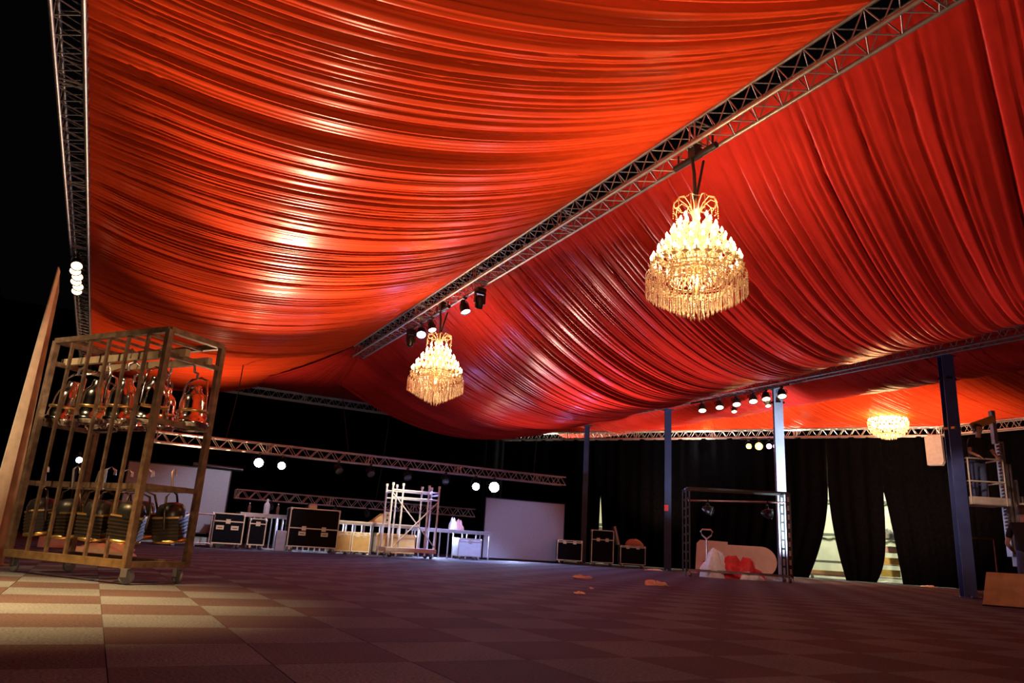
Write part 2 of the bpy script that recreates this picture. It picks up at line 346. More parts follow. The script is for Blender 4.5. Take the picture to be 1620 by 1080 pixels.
# dark gathered piece that fans out from the end of the middle truss to the back truss
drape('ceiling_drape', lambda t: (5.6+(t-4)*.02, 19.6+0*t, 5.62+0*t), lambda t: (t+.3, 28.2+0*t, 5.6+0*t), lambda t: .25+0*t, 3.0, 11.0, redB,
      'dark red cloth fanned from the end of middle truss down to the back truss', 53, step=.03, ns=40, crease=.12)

# ---------------------------------------------------------------- trusses
TW = .29
def tube_mesh(name, p0, p1, r, m, n=6): return MB().tube(p0, p1, r, n).mesh(name, m)
def truss(label, a, b, z, wd=TW, pitch=.35, near=None, m=alud, mb=None, rc=.025, rb=.008, coll=True, side=1, group=None):
    """box truss: bottom chords at height z, running from a to b; brace pieces whose middle lies within near(t) are single parts"""
    a = Vector((*a, 0)); b = Vector((*b, 0)); L = (b-a).length; ang = math.atan2(b.y-a.y, b.x-a.x)
    t = thing('box_truss', label, 'truss', (a.x, a.y, z), ang, group); mb = mb or m
    ch = tube_mesh('chord', (0, 0, 0), (L, 0, 0), rc, m, 8)
    for y in (0, wd):
        for zz in (0, wd): place('chord', ch, t, (0, y*side, zz))
    n = int(L/pitch); pitch = L/n
    up = MB().tube((0, 0, 0), (pitch/2, 0, wd), rb, 5, caps=False).mesh('brace', mb)
    dn = MB().tube((0, 0, wd), (pitch/2, 0, 0), rb, 5, caps=False).mesh('brace', mb)
    rest = MB()
    for i in range(n):
        x = (i+.5)*pitch; ind = near(x) if near else False
        for face in range(4):
            for k, me in ((0, up), (1, dn)):
                x0 = i*pitch+k*pitch/2
                if face < 2: loc, rot, f = (x0, face*wd*side, 0), (0, 0, 0), lambda p: (p[0], face*wd*side, p[2])
                else:
                    zz = (face-2)*wd; loc, rot = (x0, 0, zz), (R(-90)*side, 0, 0); f = lambda p: (p[0], p[2]*side, zz)
                if ind: place('brace', me, t, loc, rot)
                else:
                    p0, p1 = ((x0, 0, 0), (x0+pitch/2, 0, wd)) if k == 0 else ((x0, 0, wd), (x0+pitch/2, 0, 0))
                    rest.tube(f(p0), f(p1), rb, 4, caps=False)
    if rest.v: tag(obj('bracing', rest, mb, t), kind='stuff')
    fr = MB()
    for p0, p1 in (((0, 0, 0), (0, 0, wd)), ((0, wd*side, 0), (0, wd*side, wd)), ((0, 0, 0), (0, wd*side, 0)), ((0, 0, wd), (0, wd*side, wd))): fr.tube(p0, p1, .012, 6)
    fm = fr.mesh('end_frame', mb); x = 0
    while x <= L+.01: place('end_frame', fm, t, (min(x, L), 0, 0)); place('end_frame', fm, t, (min(x+.09, L), 0, 0)); x += 3.0 if L > 6 else L
    return t
truss('dark aluminium truss along the left edge of the red cloth', (-.97, 3), (-.97, 28.5), 5.3, near=lambda x: 3.5 < x < 15, side=-1 if False else 1)
truss('middle aluminium truss that carries both large chandeliers', (5.8, 0), (5.8, 19.7), 5.3, near=lambda x: 2 < x < 12.5)
truss('aluminium truss resting on the row of blue columns', (16.35, 4), (16.35, 28.2), 5.3, near=lambda x: 3.0 < x < 10.5)
truss('back truss under the dark fanned cloth, above the stage', (3.2, 28.2), (15.4, 28.2), 5.3, near=lambda x: x < 8, m=alu)
truss('far oblique truss under the bright orange cloth', (CA.x, CA.y), (CB.x, CB.y), 4.9, near=lambda x: 4 < x < 15.5, m=alu, side=-1)
truss('short truss at the far right corner behind the lift', (24.6, 14.9), (24.8, 7), 4.9, m=alu, side=-1)
st1 = truss('long silver truss hung low over the stage, carrying the blue-white lamps', (1.02, 22), (14.15, 22), 2.62, wd=.27, pitch=.42, near=lambda x: True, m=alu, rc=.022, rb=.011)
st2 = truss('lower silver truss at the back of the stage', (3.79, 25), (12.2, 25), 1.42, wd=.27, pitch=.42, near=lambda x: True, m=alu, rc=.02, rb=.011)

# hanging lines
def line(p0, p1, r, label, cat='cable', m=strapm, bow=0, grp=None):
    p0 = Vector(p0); p1 = Vector(p1); pts = [p0.lerp(p1, k/8)+Vector((bow*math.sin(PI*k/8), 0, 0)) for k in range(9)]
    o = obj('cable', MB().path(pts, r), m); tag(o, label, cat, grp); return o
line((3.0, 22.1, 5.6), (2.85, 22.1, 2.88), .014, 'dark hanging cable above the left end of the stage truss', bow=.05)
line((13.0, 22.1, 5.3), (12.9, 22.1, 2.88), .012, 'hanging cable above the end of stage truss near right screen')
line((8.6, 25.1, 5.3), (8.4, 25.1, 1.7), .012, 'thin hanging cable on the lower back truss', bow=.04)
line((5.9, 22.1, 5.0), (6.4, 22.1, 2.88), .010, 'thin slanting cable over the middle of the stage truss')

# ---------------------------------------------------------------- blue columns
def column(x, y, lab, w=.26, m=bluep):
    t = thing('steel_column', lab, 'column', (x, y, 0))
    b = MB(); f = .02
    b.box((-w/2, -w/2, .02), (w/2, -w/2+f, 5.28)); b.box((-w/2, w/2-f, .02), (w/2, w/2, 5.28)); b.box((-.012, -w/2+f, .02), (.012, w/2-f, 5.28))
    obj('shaft', b, m, t, rot=(0, 0, R(-37)))
    bev(obj('base_plate', MB().cbox((0, 0, .01), (.4, .4, .02)), m, t)); obj('top_plate', MB().cbox((0, 0, 5.285), (.32, .32, .02)), m, t)
    bm = MB().tube((0, 0, 0), (0, 0, .03), .016, 6).mesh('bolt', alud)
    for sx in (-.16, .16):
        for sy in (-.16, .16): place('bolt', bm, t, (sx, sy, .02))
    return t
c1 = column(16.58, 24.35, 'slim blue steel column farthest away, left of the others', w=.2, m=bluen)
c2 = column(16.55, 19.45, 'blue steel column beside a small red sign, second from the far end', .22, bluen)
c3 = column(16.6, 14.75, 'steel column lit white, under the row of warm lamps', .24, mat('blue_paint_lit', (.38, .45, .62), .4, 0, .1, 3))  # column blue lightened, strong white light put into the paint colour
c4 = column(16.5, 9.75, 'thick blue steel column nearest the camera, beside the lift', .25)
for z, p in ((3.6, c4), (4.75, c4), (4.9, c3)):
    obj('clamp_band', MB().cbox((0, 0, z), (.27, .27, .05)), goldr if z < 4 else blackm, p)
tag(obj('fire_sign', MB().cbox((0, 0, 0), (.16, .02, .2)), mat('red_sign', (.5, .03, .03), .5), loc=(16.36, 19.3, 1.98)), 'small dim red sign on the second blue column', 'sign')

# ---------------------------------------------------------------- lamps
def par_parts(t, lens, r=.10, L=.26, body=blackm, aim=(0, 0, -1), drop=.16, yoke=blackm):
    """short can lamp hung by a yoke from a clamp; the thing's origin is the clamp"""
    obj('clamp', MB().tube((0, -.03, 0), (0, .03, 0), .04, 8).tube((0, 0, -.02), (0, 0, -.07), .012, 6), yoke, t)
    q = Vector(aim).normalized().to_track_quat('Z', 'X'); c = Vector((0, 0, -.05-drop)); Mx = Matrix.Translation(c) @ q.to_matrix().to_4x4()
    side = q @ Vector((0, 1, 0)); side.z = 0; side.normalize() if side.length > .01 else None
    if side.length < .5: side = Vector((1, 0, 0))
    w_ = r*1.18; y = MB()
    top = Vector((0, 0, -.06))
    y.path([c+side*w_, c+side*w_+Vector((0, 0, drop*.7)), top+side*w_*.6, top, top-side*w_*.6, c-side*w_+Vector((0, 0, drop*.7)), c-side*w_], .010, 5)
    obj('yoke', y, yoke, t)
    b = MB().lathe([(0, -L*.55), (r*.45, -L*.55), (r*.55, -L*.4), (r*.8, -L*.3), (r*.97, -L*.05), (r, 0), (r, L*.42), (r*1.08, L*.42), (r*1.08, L*.47), (r*.95, L*.47), (r*.95, L*.40)], 16, Mx)
    obj('can', b, body, t)
    obj('lens', MB().lathe([(0, L*.44), (r*.5, L*.43), (r*.95, L*.405)], 16, Mx), lens, t)
def par(loc, lens, label, grp=None, rotz=0, **k):
    t = thing('stage_lamp', label, 'lamp', loc, rotz, grp); par_parts(t, lens, **k); return t
# blue-white lamps on the stage truss
labs = ['largest blue-white stage lamp above the left flight cases', 'second blue-white stage lamp, just right of the largest left one',
        'smaller blue-white lamp just left of the right screen', 'brightest blue-white lamp at top corner of right screen']
for (x, z, r), lab in zip(((3.81, 2.32, .13), (4.45, 2.30, .11), (10.68, 2.26, .12), (11.35, 2.30, .17)), labs):
    par((x, 22.0, 2.58), coolbulb, lab, 'blue-white lamps under the stage truss', r=r, L=.3, aim=(-.35*x/10, -1, .0), drop=2.58-.05-z)
# unlit lamps under both stage trusses
sp = [(6.1, 22.0, 2.6), (7.1, 22.0, 2.6), (8.3, 22.0, 2.6), (9.6, 22.0, 2.6)]
for k, p in enumerate(sp):
    par(p, lensm, ['unlit lamp under the stage truss, left of the white scaffold', 'unlit lamp under the stage truss, above scaffold left post',
                   'unlit lamp under the stage truss, above scaffold right post', 'unlit lamp under the stage truss nearest the right lamps'][k],
        'unlit lamps under the stage truss', aim=(.3-.2*k, -1, -.8), r=.11)
for k, x in enumerate((4.9, 6.1, 7.0, 8.1, 9.3, 10.4)):
    par((x, 25.0, 1.4), lensm, '%s small unlit lamp hung from the lower back truss' % ['leftmost', 'second from left', 'third from left', 'third from right', 'second from right', 'rightmost'][k], 'unlit lamps on the lower truss', aim=(.2*(k % 2), -1, -1), r=.08, L=.2, drop=.1)
# lamps on the middle truss near the far chandelier
par((5.8, 15.35, 5.28), violetbulb, 'bright violet-white lamp left of the far chandelier top', 'lamps on the middle truss', aim=(-.3, -1, -1.3), r=.11, drop=.15)
par((5.8, 14.75, 5.28), violetbulb, 'violet-white lamp right above the far chandelier crown', 'lamps on the middle truss', aim=(.1, -.6, -1.3), r=.09, drop=.15)
par((5.8, 13.05, 5.28), violetbulb, 'violet-white lamp between two dark ones, right of far chandelier', 'lamps on the middle truss', aim=(.3, -.6, -1.5), r=.10, drop=.15)
def mover(loc, lab, rot=0, grp=None, tilt=(0, .15, -1)):
    t = thing('moving_head_lamp', lab, 'lamp', loc, rot, grp); t.scale = (.62, .62, .62)
    bev(obj('base_box', MB().cbox((0, 0, -.07), (.3, .26, .14)), blackm, t), .02)
    a = MB().box((-.19, -.05, -.5), (-.15, .05, -.12)).box((.15, -.05, -.5), (.19, .05, -.12)).box((-.19, -.06, -.19), (.19, .06, -.13)); bev(obj('fork', a, blackm, t), .01)
    q = Vector(tilt).to_track_quat('Z', 'X'); Mx = Matrix.Translation((0, 0, -.42)) @ q.to_matrix().to_4x4()
    obj('head', MB().lathe([(0, -.2), (.09, -.19), (.135, -.12), (.14, .05), (.12, .2), (.11, .24), (.09, .24)], 16, Mx), blackm, t)
    obj('lens', MB().lathe([(0, .235), (.09, .225)], 16, Mx), lensm, t); return t
mover((5.8, 16.0, 5.28), 'dark moving head lamp left of the far chandelier, facing down', .3, 'moving head lamps on the middle truss')
mover((5.8, 12.35, 5.28), 'dark moving head lamp on middle truss right of far chandelier', .1, 'moving head lamps on the middle truss', (.1, .3, -1))
# left truss: five glowing lamps seen edge on
tag(obj('lamp_bar', MB().tube((-1.12, 15.2, 5.265), (-1.12, 17.4, 5.265), .022, 8), blackm), 'black pipe under the left truss carrying its six warm lamps', 'pipe')
names = ['topmost', 'second', 'third', 'fourth', 'fifth', 'lowest']
for k in range(6):
    par((-1.11-.03*(k % 2), 15.35+.36*k, 5.28), warmbulb, '%s of the six warm lamps stacked along the left truss, behind the rack top' % names[k], 'warm lamps on the left truss', aim=(.05, -.9, -1.0), r=.10, L=.24, drop=.14)
# row of warm lamps above the white-lit column
ys = [17.3, 16.55, 15.85, 15.2, 14.72, 14.15]
nm = ['leftmost of the warm lamps above the white-lit column', 'second warm lamp from the left above the white-lit column', 'third warm lamp in the row above white-lit column, over a lower one',
      'warm lamp just left of the white-lit column top', 'warm lamp right over the white-lit column', 'rightmost warm lamp beside the white-lit column top']
obj_bar = tag(obj('lamp_bar', MB().tube((16.1, 13.9, 5.22), (16.1, 17.8, 5.22), .03, 8), blackm), 'black pipe carrying the row of warm lamps on column truss', 'pipe')
for y, l in zip(ys, nm): par((16.1, y, 5.18), warmbulb, l, 'warm lamps under the column truss', aim=(-.35, -.5, -1.2), r=.12, L=.26, drop=.12)
for y, l in ((16.0, 'small lower warm lamp under the third one of the row'), (14.7, 'small lower warm lamp beside the white-lit column')):
    par((16.15, y, 4.95), warmbulb, l, 'warm lamps under the column truss', aim=(-.35, -.5, -1.2), r=.08, L=.2, drop=.1)
# coloured lamps near the curtains
for (px, m, l, r) in ((1185, yellowbulb, 'small yellow lamp, left of the larger yellow one, before the black curtain', .10), (1201, yellowbulb, 'larger yellow lamp hanging before the black curtain', .14),
                      (1217, pinkbulb, 'small magenta lamp between yellow lamp and lit column', .10), (1229, pinkbulb, 'magenta lamp partly behind the white-lit column', .12)):
    uu, zz = cu(px, 706); q = CA+CD*uu-N*.05; P = Vector((q.x, q.y, 4.6)); PS = globals().setdefault('PS', []); PS.append(P)
    par((P.x, P.y, 4.83), m, l, 'coloured lamps before the black curtain', aim=(-P.x, -P.y, -P.z+.5), r=r, L=.25, drop=4.83-.05-zz)
a_, b_ = PS[0], PS[-1]; e_ = (b_-a_).normalized()*.3
obj('lamp_pipe', MB().tube((a_.x-e_.x, a_.y-e_.y, 4.86), (b_.x+e_.x, b_.y+e_.y, 4.86), .025, 8), blackm)
tag(bpy.data.objects['lamp_pipe'], 'black pipe that carries the yellow and magenta lamps', 'pipe')

# ---------------------------------------------------------------- chandeliers
crysm = mat('cut_crystal', (1, .82, .66), .12, 0, .05, 30, trans=.2, spec=.8)
glassarm = mat('glass_arm', (1, .8, .5), .15, 0, .05, 20, trans=.3, spec=.7)
candm = mat('candle_sleeve', (.95, .8, .5), .5, 0, .05, 20, emit=0)
def drop_geo(b, p, l, r):
    x, y, z = p
    b.add([(x, y, z), (x+r, y, z-l*.35), (x, y+r, z-l*.35), (x-r, y, z-l*.35), (x, y-r, z-l*.35), (x, y, z-l)],
          [(0, 2, 1), (0, 3, 2), (0, 4, 3), (0, 1, 4), (5, 1, 2), (5, 2, 3), (5, 3, 4), (5, 4, 1)])
def chandelier(loc, label, seed=1, power=120, rotz=0):
    """origin at the foot of the hanging straps, body below; about 1.3 m wide and 1.5 m high"""
    rs = random.Random(seed); t = thing('crystal_chandelier', label, 'chandelier', loc, rotz, 'large crystal chandeliers')
    obj('stem', MB().lathe([(0, .05), (.02, .05), (.025, -.1), (.06, -.16), (.03, -.24), (.05, -.4), (.10, -.5), (.04, -.62), (.08, -.78), (.13, -.9), (.06, -1.0), (.03, -1.1), (.05, -1.16), (0, -1.2)], 14), glassarm, t)
    cr = MB()
    for k in range(10):                                     # crown of scrolled arms with bead strings
        a = 2*PI*k/10; ca, sa = math.cos(a), math.sin(a)
        pts = [(.03, -.2), (.10, -.06), (.18, .01), (.245, -.02), (.262, -.09), (.25, -.17), (.22, -.2)]
        cr.path([(r*ca, r*sa, z) for r, z in pts], .006, 5)
        a2 = 2*PI*(k+1)/10
        for q in range(9):
            u = (q+.5)/9; aa = a+(a2-a)*u; z = -.01-.045*4*u*(1-u)*.8
            drop_geo(cr, (.25*math.cos(aa), .25*math.sin(aa), z), .022, .008)
        for q in range(5): drop_geo(cr, (.262*ca, .262*sa, -.10-.03*q), .026, .008)
    obj('crown', cr, glassarm, t)
    tiers = [(.17, -.33, 8, 0), (.25, -.44, 12, 0), (.34, -.57, 16, 0), (.43, -.71, 20, 0), (.51, -.85, 26, 0), (.55, -.98, 0, 0)]
    cm = MB().lathe([(.0, 0), (.012, 0), (.012, .07)], 8).mesh('candle', candm)
    bm = MB().lathe([(.006, .07), (.017, .085), (.019, .10), (.010, .125), (0, .145)], 8).mesh('bulb', bulbm)
    dish = MB().lathe([(.0, -.012), (.02, -.012), (.042, .004), (.044, .008), (.02, 0), (0, 0)], 10).mesh('drip_dish', glassarm)
    for r, z, n, hh in tiers:
        ring = MB(); pts = [(r*.55*math.cos(2*PI*i/32), r*.55*math.sin(2*PI*i/32), z-.06) for i in range(33)]; ring.path(pts, .008, 5); obj('tier_ring', ring, glassarm, t)
        if not n: continue
        a0 = MB(); a0.path([(r*.3, 0, z-.02), (r*.45, 0, z-.09), (r*.7, 0, z-.11), (r*.9, 0, z-.07), (r, 0, z-.01)], .007, 5); am = a0.mesh('arm', glassarm)
        off = rs.random()
        for i in range(n):
            a = 2*PI*(i+off)/n
            place('arm', am, t, (0, 0, 0), (0, 0, a)); p = (r*math.cos(a), r*math.sin(a), z)
            c = place('candle', cm, t, p); place('bulb', bm, c); place('drip_dish', dish, c)
    cb = MB()
    for r, z, n, hh in tiers:                               # swags and drops on every tier
        nn = int(r*110)
        for i in range(nn):
            a = 2*PI*i/nn
            for q in range(4):
                rr = r*(1-.13*q)+rs.uniform(-.02, .02)+.01; aa = a+rs.uniform(-.05, .05)
                drop_geo(cb, (rr*math.cos(aa), rr*math.sin(aa), z-.005-.035*q+rs.uniform(-.025, .025)), rs.uniform(.04, .06), .014)
    obj('tier_crystals', cb, crysm, t)['kind'] = 'stuff'
    cb = MB()                                               # the long fringe, longest in the middle
    for r, n in ((.575, 60), (.53, 54), (.47, 48), (.41, 42), (.34, 34), (.27, 28), (.20, 20), (.13, 12), (.06, 6)):
        zb = -1.10-(.575-r)*.55; le = .13
        for i in range(n):
            a = 2*PI*(i+rs.random()*.3)/n; x, y = r*math.cos(a), r*math.sin(a); z = zb+rs.uniform(-.012, .012)+.10
            for q in range(3): drop_geo(cb, (x, y, z), .03, .011); z -= .032
            cb.tube((x, y, z), (x, y, z-le*.55), .006, 4, caps=False); drop_geo(cb, (x, y, z-le*.5), .06, .012)
    obj('crystal_fringe', cb, crysm, t)['kind'] = 'stuff'
    b = MB()
    for q in range(3):
        pts = [((.575-.004*q)*math.cos(2*PI*i/48), (.575-.004*q)*math.sin(2*PI*i/48), -.96-.04*q) for i in range(49)]; b.path(pts, .006, 4)
    obj('rim_hoops', b, glassarm, t)
    for zz, e in ((-.25, .25), (-.6, .45), (-1.02, .3)):
        l = light('chandelier_glow', 'POINT', (0, 0, 0), power*e, (1, .60, .26), None, .12); l.location = (loc[0], loc[1], loc[2]+zz)
    return t
CH1 = (5.62, 6.12, 4.60); CH2 = (5.65, 13.85, 4.65)
chandelier(CH1, 'crystal candle chandelier hung nearest the camera, the larger-looking one', 1, 170)
chandelier(CH2, 'crystal candle chandelier farther off, above the stage scaffold', 2, 170)
def hanger(x, y, z1, z0, lab, lab2, lab3):
    t = thing('hanging_bar', lab, 'bar', (x, y, z1), R(90))
    obj('bar', MB().tube((-.36, 0, 0), (.36, 0, 0), .04, 10), blackm, t)
    obj('clamp', MB().cbox((0, 0, .09), (.12, .12, .2)), blackm, t)
    for xx in (-.3, .3): obj('hook', MB().tube((xx, 0, .02), (xx, 0, .15), .012, 6), blackm, t)
    s = MB(); s.path([(x-.03, y+.02, z1-.02), (x-.015, y, z0+.35), (x, y, z0-.05)], .022, 6)
    tag(obj('lifting_strap', s, strapm), lab2, 'strap')
    s = MB(); s.path([(x+.12, y-.02, z1-.02), (x+.03, y, z0+.1), (x, y, z0-.1)], .016, 6)
    tag(obj('lifting_strap', s, strapm), lab3, 'strap')
hanger(CH1[0], CH1[1], 5.18, CH1[2], 'black hanging bar above the nearest chandelier', 'thick black strap holding the nearest chandelier', 'thin black strap beside the thick one of the nearest chandelier')
hanger(CH2[0], CH2[1], 5.18, CH2[2], 'black hanging bar above the farther chandelier', 'thick black strap holding the farther chandelier', 'thin black strap beside the thick one of the farther chandelier')
# third: low basket chandelier near the bright cloth
def basket(loc, label, R0=.62):
    t = thing('basket_chandelier', label, 'chandelier', loc)
    b = MB(); 
    for r, z in ((R0, 0), (R0*.97, -.15), (R0*.85, -.3), (R0*.6, -.42), (R0*.3, -.5)):
        b.path([(r*math.cos(2*PI*i/32), r*math.sin(2*PI*i/32), z) for i in range(33)], .012, 5)
    for k in range(12):
        a = 2*PI*k/12; b.path([(r*math.cos(a), r*math.sin(a), z) for r, z in ((R0, .02), (R0*.97, -.15), (R0*.85, -.3), (R0*.6, -.42), (0, -.53))], .009, 5)
    obj('basket_frame', b, goldr, t)
    c = MB(); rs = random.Random(5)
    for r, z in ((R0*.99, 0), (R0*.98, -.08), (R0*.95, -.17), (R0*.87, -.27), (R0*.74, -.34), (R0*.55, -.42), (R0*.35, -.48), (R0*.15, -.5)):
        n = int(r*90)+3
        for i in range(n): a = 2*PI*(i+rs.random())/n; drop_geo(c, (r*math.cos(a), r*math.sin(a), z), .09, .02)
    obj('crystal_net', c, crysm, t)['kind'] = 'stuff'
    bm = MB().lathe([(0, -.03), (.03, 0), (.03, .03), (0, .07)], 8).mesh('bulb', bulbm)
    for n, r, z in ((20, R0*.9, 0), (14, R0*.6, .05), (8, R0*.3, .06), (16, R0*.75, -.15), (10, R0*.45, -.22)):
        for i in range(n): a = 2*PI*i/n; place('bulb', bm, t, (r*math.cos(a), r*math.sin(a), z+.04))
    obj('hanging_wire', MB().tube((0, 0, 0), (0, 0, .5), .008, 6), blackm, t)
    l = light('chandelier_glow', 'POINT', (loc[0], loc[1], loc[2]-.3), 90, (1, .55, .22), None, .3)
basket((22.2, 15.2, 5.12), 'small glowing basket chandelier before the bright orange cloth')

# ---------------------------------------------------------------- casters and flight cases
def caster_meshes(r=.05, wm=greyr):
    f = MB().box((-.035, -.035, -.008), (.035, .035, 0)).box((-.028, -.022, -r*1.25), (.012+.01, -.017, -.008)).box((-.028, .017, -r*1.25), (.022, .022, -.008)).mesh('fork', alu)
    wv = MB(); Mx = Matrix.Translation((.02, 0, -r*1.25)) @ Matrix.Rotation(PI/2, 4, 'X')
    wv.lathe([(0, -.014), (r*.8, -.014), (r, -.009), (r, .009), (r*.8, .014), (0, .014)], 14, Mx)
    return f, wv.mesh('wheel', wm), r*2.25
def casters(t, pts, r=.05, name='caster', wm=greyr, ang=0):
    f, wv, hh = caster_meshes(r, wm)
    for i, p in enumerate(pts):
        c = place(name, f, t, (p[0], p[1], hh), (0, 0, ang+.7*(i % 3))); place('wheel', wv, c)
    return hh
def flight_case(loc, rotz, w_, d, hgt, label, m=blacklam, edge=alu, lid=.25, handles=2, latches=2, grp=None, cr=.05, front_split=None):
    """origin at the floor below the middle of the front face; front looks along -y"""
    t = thing('flight_case', label, 'case', (loc[0], loc[1], 0), rotz, grp)
    hh = casters(t, [(-w_/2+.09, .09), (w_/2-.09, .09), (-w_/2+.09, d-.09), (w_/2-.09, d-.09)], cr)
    z0 = hh; z1 = hgt; zl = z1-(z1-z0)*lid
    obj('body', MB().box((-w_/2, 0, z0), (w_/2, d, zl-.004)), m, t); obj('lid', MB().box((-w_/2, 0, zl+.004), (w_/2, d, z1)), m, t)
    e = .028
    def edg(a, b_): return MB().box(a, b_).mesh('edge_trim', edge)
    hx = edg((-w_/2-.004, -.004, -e/2), (w_/2+.004, e, e/2)); hz = edg((-e/2, -.005, z0), (e/2, e, z1)); hy = edg((-e/2, 0, -e/2), (e/2, d, e/2))
    for z in (z0+e/2, zl, z1-e/2+.003):
        place('edge_trim', hx, t, (0, 0, z)); place('edge_trim', hx, t, (0, d-e+.004, z))
    for x in (-w_/2+e/2-.004, w_/2-e/2+.004):
        place('edge_trim', hz, t, (x, 0, 0)); place('edge_trim', hz, t, (x, d-e+.006, 0))
        for z in (z0+e/2, z1-e/2+.004): place('edge_trim', hy, t, (x, 0, z))
    cm = MB().lathe([(0, .035), (.02, .03), (.035, .01), (.037, -.03)], 10).mesh('corner_cap', edge)
    for x in (-w_/2+.02, w_/2-.02):
        for y in (.02, d-.02): place('corner_cap', cm, t, (x, y, z1-.025))
    lm = MB().box((-.055, -.012, -.055), (.055, -.003, .055)).box((-.035, -.024, -.018), (.035, -.012, .018)).mesh('latch', edge)
    for k in range(latches):
        x = (k+.5)/latches*w_-w_/2; place('latch', lm, t, (x*.8 if latches > 1 else 0, 0, zl))
    hm = MB().box((-.09, -.012, -.05), (.09, -.003, .05)).mesh('handle', edge); gm = MB().tube((-.055, -.024, -.005), (.055, -.024, -.005), .011, 6).mesh('grip', rubber)
    for k in range(handles):
        x = (k+.5)/handles*w_-w_/2 if handles > 1 else 0
        o = place('handle', hm, t, (x*.9, 0, z0+(zl-z0)*.72)); place('grip', gm, o)
    return t
RZ = R(-6)
flight_case((2.98, 20.2), RZ, .78, .6, .86, 'black flight case with two grey handles, left of the long table', lid=.27, latches=1)
bc = flight_case((5.1, 20.0), RZ, 1.28, .75, 1.12, 'largest black flight case, with small white box on top', lid=.52, latches=2, handles=2, cr=.06)
tag(bev(obj('small_box', MB().cbox((0, 0, .05), (.2, .14, .1)), whitep, loc=(5.05, 20.2, 1.125))), 'small white box on top of the largest black flight case', 'box')
t = thing('case_lid', 'pale grey case lid standing left of the largest flight case', 'lid', (4.32, 20.15, 0), RZ)
bev(obj('panel', MB().box((-.13, 0, .0), (.13, .06, .52)), greylam, t), .02, 3); obj('edge_trim', MB().tube((-.12, -.005, .02), (-.12, -.005, .5), .012, 6).tube((.12, -.005, .02), (.12, -.005, .5), .012, 6), alu, t)
t = flight_case((3.75, 20.4), RZ, .42, .5, .78, 'narrow dark case between the handled flight case and the table legs', lid=.2, handles=0, latches=1)
for x, y, lb in ((5.98, 20.35, 'ochre case under the table, right beside largest flight case'), (6.55, 20.45, 'ochre case under the table, next to the white scaffold')):
    flight_case((x, y), RZ, .50, .5, .60, lb, ochre, edge=creamt, lid=.15, handles=0, latches=2, grp='ochre cases under the table', cr=.035)
flight_case((7.85, 21.2), RZ, 1.15, .5, .62, 'wide ochre case behind the white scaffold base', ochre, edge=goldr, lid=.2, handles=0, latches=0, cr=.035)
flight_case((10.15, 21.0), RZ, .75, .55, .62, 'grey case under the table beside the right screen', greylam, lid=.18, handles=0, latches=1, cr=.04)
# ---------------------------------------------------------------- folding tables / decks
def deck(x0, x1, y, z, lab, topm, d=.75, legs=6, grp='stage decks in one line'):
    t = thing('stage_deck', lab, 'table', ((x0+x1)/2, y, 0), 0, grp); L = x1-x0
    bev(obj('tabletop', MB().box((-L/2, 0, z-.03), (L/2, d, z)), topm, t), .006); obj('side_rail', MB().box((-L/2, -.006, z-.1), (L/2, .02, z-.031)).box((-L/2, d-.02, z-.1), (L/2, d+.006, z-.031)), alu, t)
    lm = MB().tube((0, 0, .0), (0, 0, z-.1), .024, 8).mesh('leg', alu)
    for i in range(legs):
        x = -L/2+.08+(L-.16)*i/(legs-1)
        for yy in (.05, d-.05): place('leg', lm, t, (x, yy, 0))
    return t
deck(3.4, 4.45, 21.2, .93, 'first stage deck on silver legs, behind the dark narrow case', alu, legs=4)
deck(4.46, 5.9, 21.2, .93, 'stage deck behind the largest black flight case', alu, legs=5)
deck(5.91, 8.5, 21.2, .90, 'cream-topped stage deck behind the white scaffold and ochre cases', creamt, legs=10)
deck(8.51, 11.0, 21.2, .86, 'grey stage deck nearest the right screen', alud, legs=6)
# things on the decks
def bottle(x, y, z, lab, m=bottlem, h=.27, r=.04):
    t = thing('bottle', lab, 'bottle', (x, y, z)); s = h/.27
    obj('body', MB().lathe([(0, 0), (r, 0), (r, .15*s), (r*.9, .18*s), (r*.35, .215*s), (r*.35, .25*s)], 12), m, t); obj('cap', MB().lathe([(r*.38, .24*s), (r*.38, .27*s), (0, .27*s)], 10), whitep, t)
bottle(3.66, 21.5, .93, 'dark bottle on the first stage deck, behind handled case'); bottle(4.1, 21.4, .93, 'large pale bottle on the first stage deck', whitep, .4, .08); bottle(4.42, 21.5, .93, 'bottle with red and white label on first stage deck', bottlem, .3, .045)
def crumple(name, c, d, m, lab, cat, seed, n=3, amp=.28, z=0, flat=.0):
    rs = random.Random(seed); b = MB(); nu, nv = 18, 10; V = []; ph = [rs.uniform(0, 6) for _ in range(6)]
    for j in range(nv+1):
        v = j/nv*PI/2
        for i in range(nu):
            u = 2*PI*i/nu
            k = 1+amp*(math.sin(2*u+ph[0])*.5+math.sin(3*u+ph[1]+v*2)*.4+math.sin(5*u+ph[2]-v*3)*.35+rs.uniform(-.25, .25))
            if j == nv: k = 1
            V.append((c[0]+d[0]*math.cos(u)*math.cos(v)*k, c[1]+d[1]*math.sin(u)*math.cos(v)*k, z+d[2]*(math.sin(v)*k if j else 0)))
    b.add(V, [(j*nu+i, j*nu+(i+1) % nu, (j+1)*nu+(i+1) % nu, (j+1)*nu+i) for j in range(nv) for i in range(nu)], True); b.add(V[:nu], [tuple(range(nu))[::-1]])
    return tag(obj(name, b, m), lab, cat)
crumple('carrier_bag', (9.75, 21.5), (.12, .1, .3), whitecl, 'white bag on the grey stage deck', 'bag', 4, z=.86)
crumple('carrier_bag', (10.0, 21.55), (.13, .1, .27), mat('pink_bag', (.5, .25, .22), .6), 'pinkish bag beside the white bag on grey deck', 'bag', 5, z=.86)
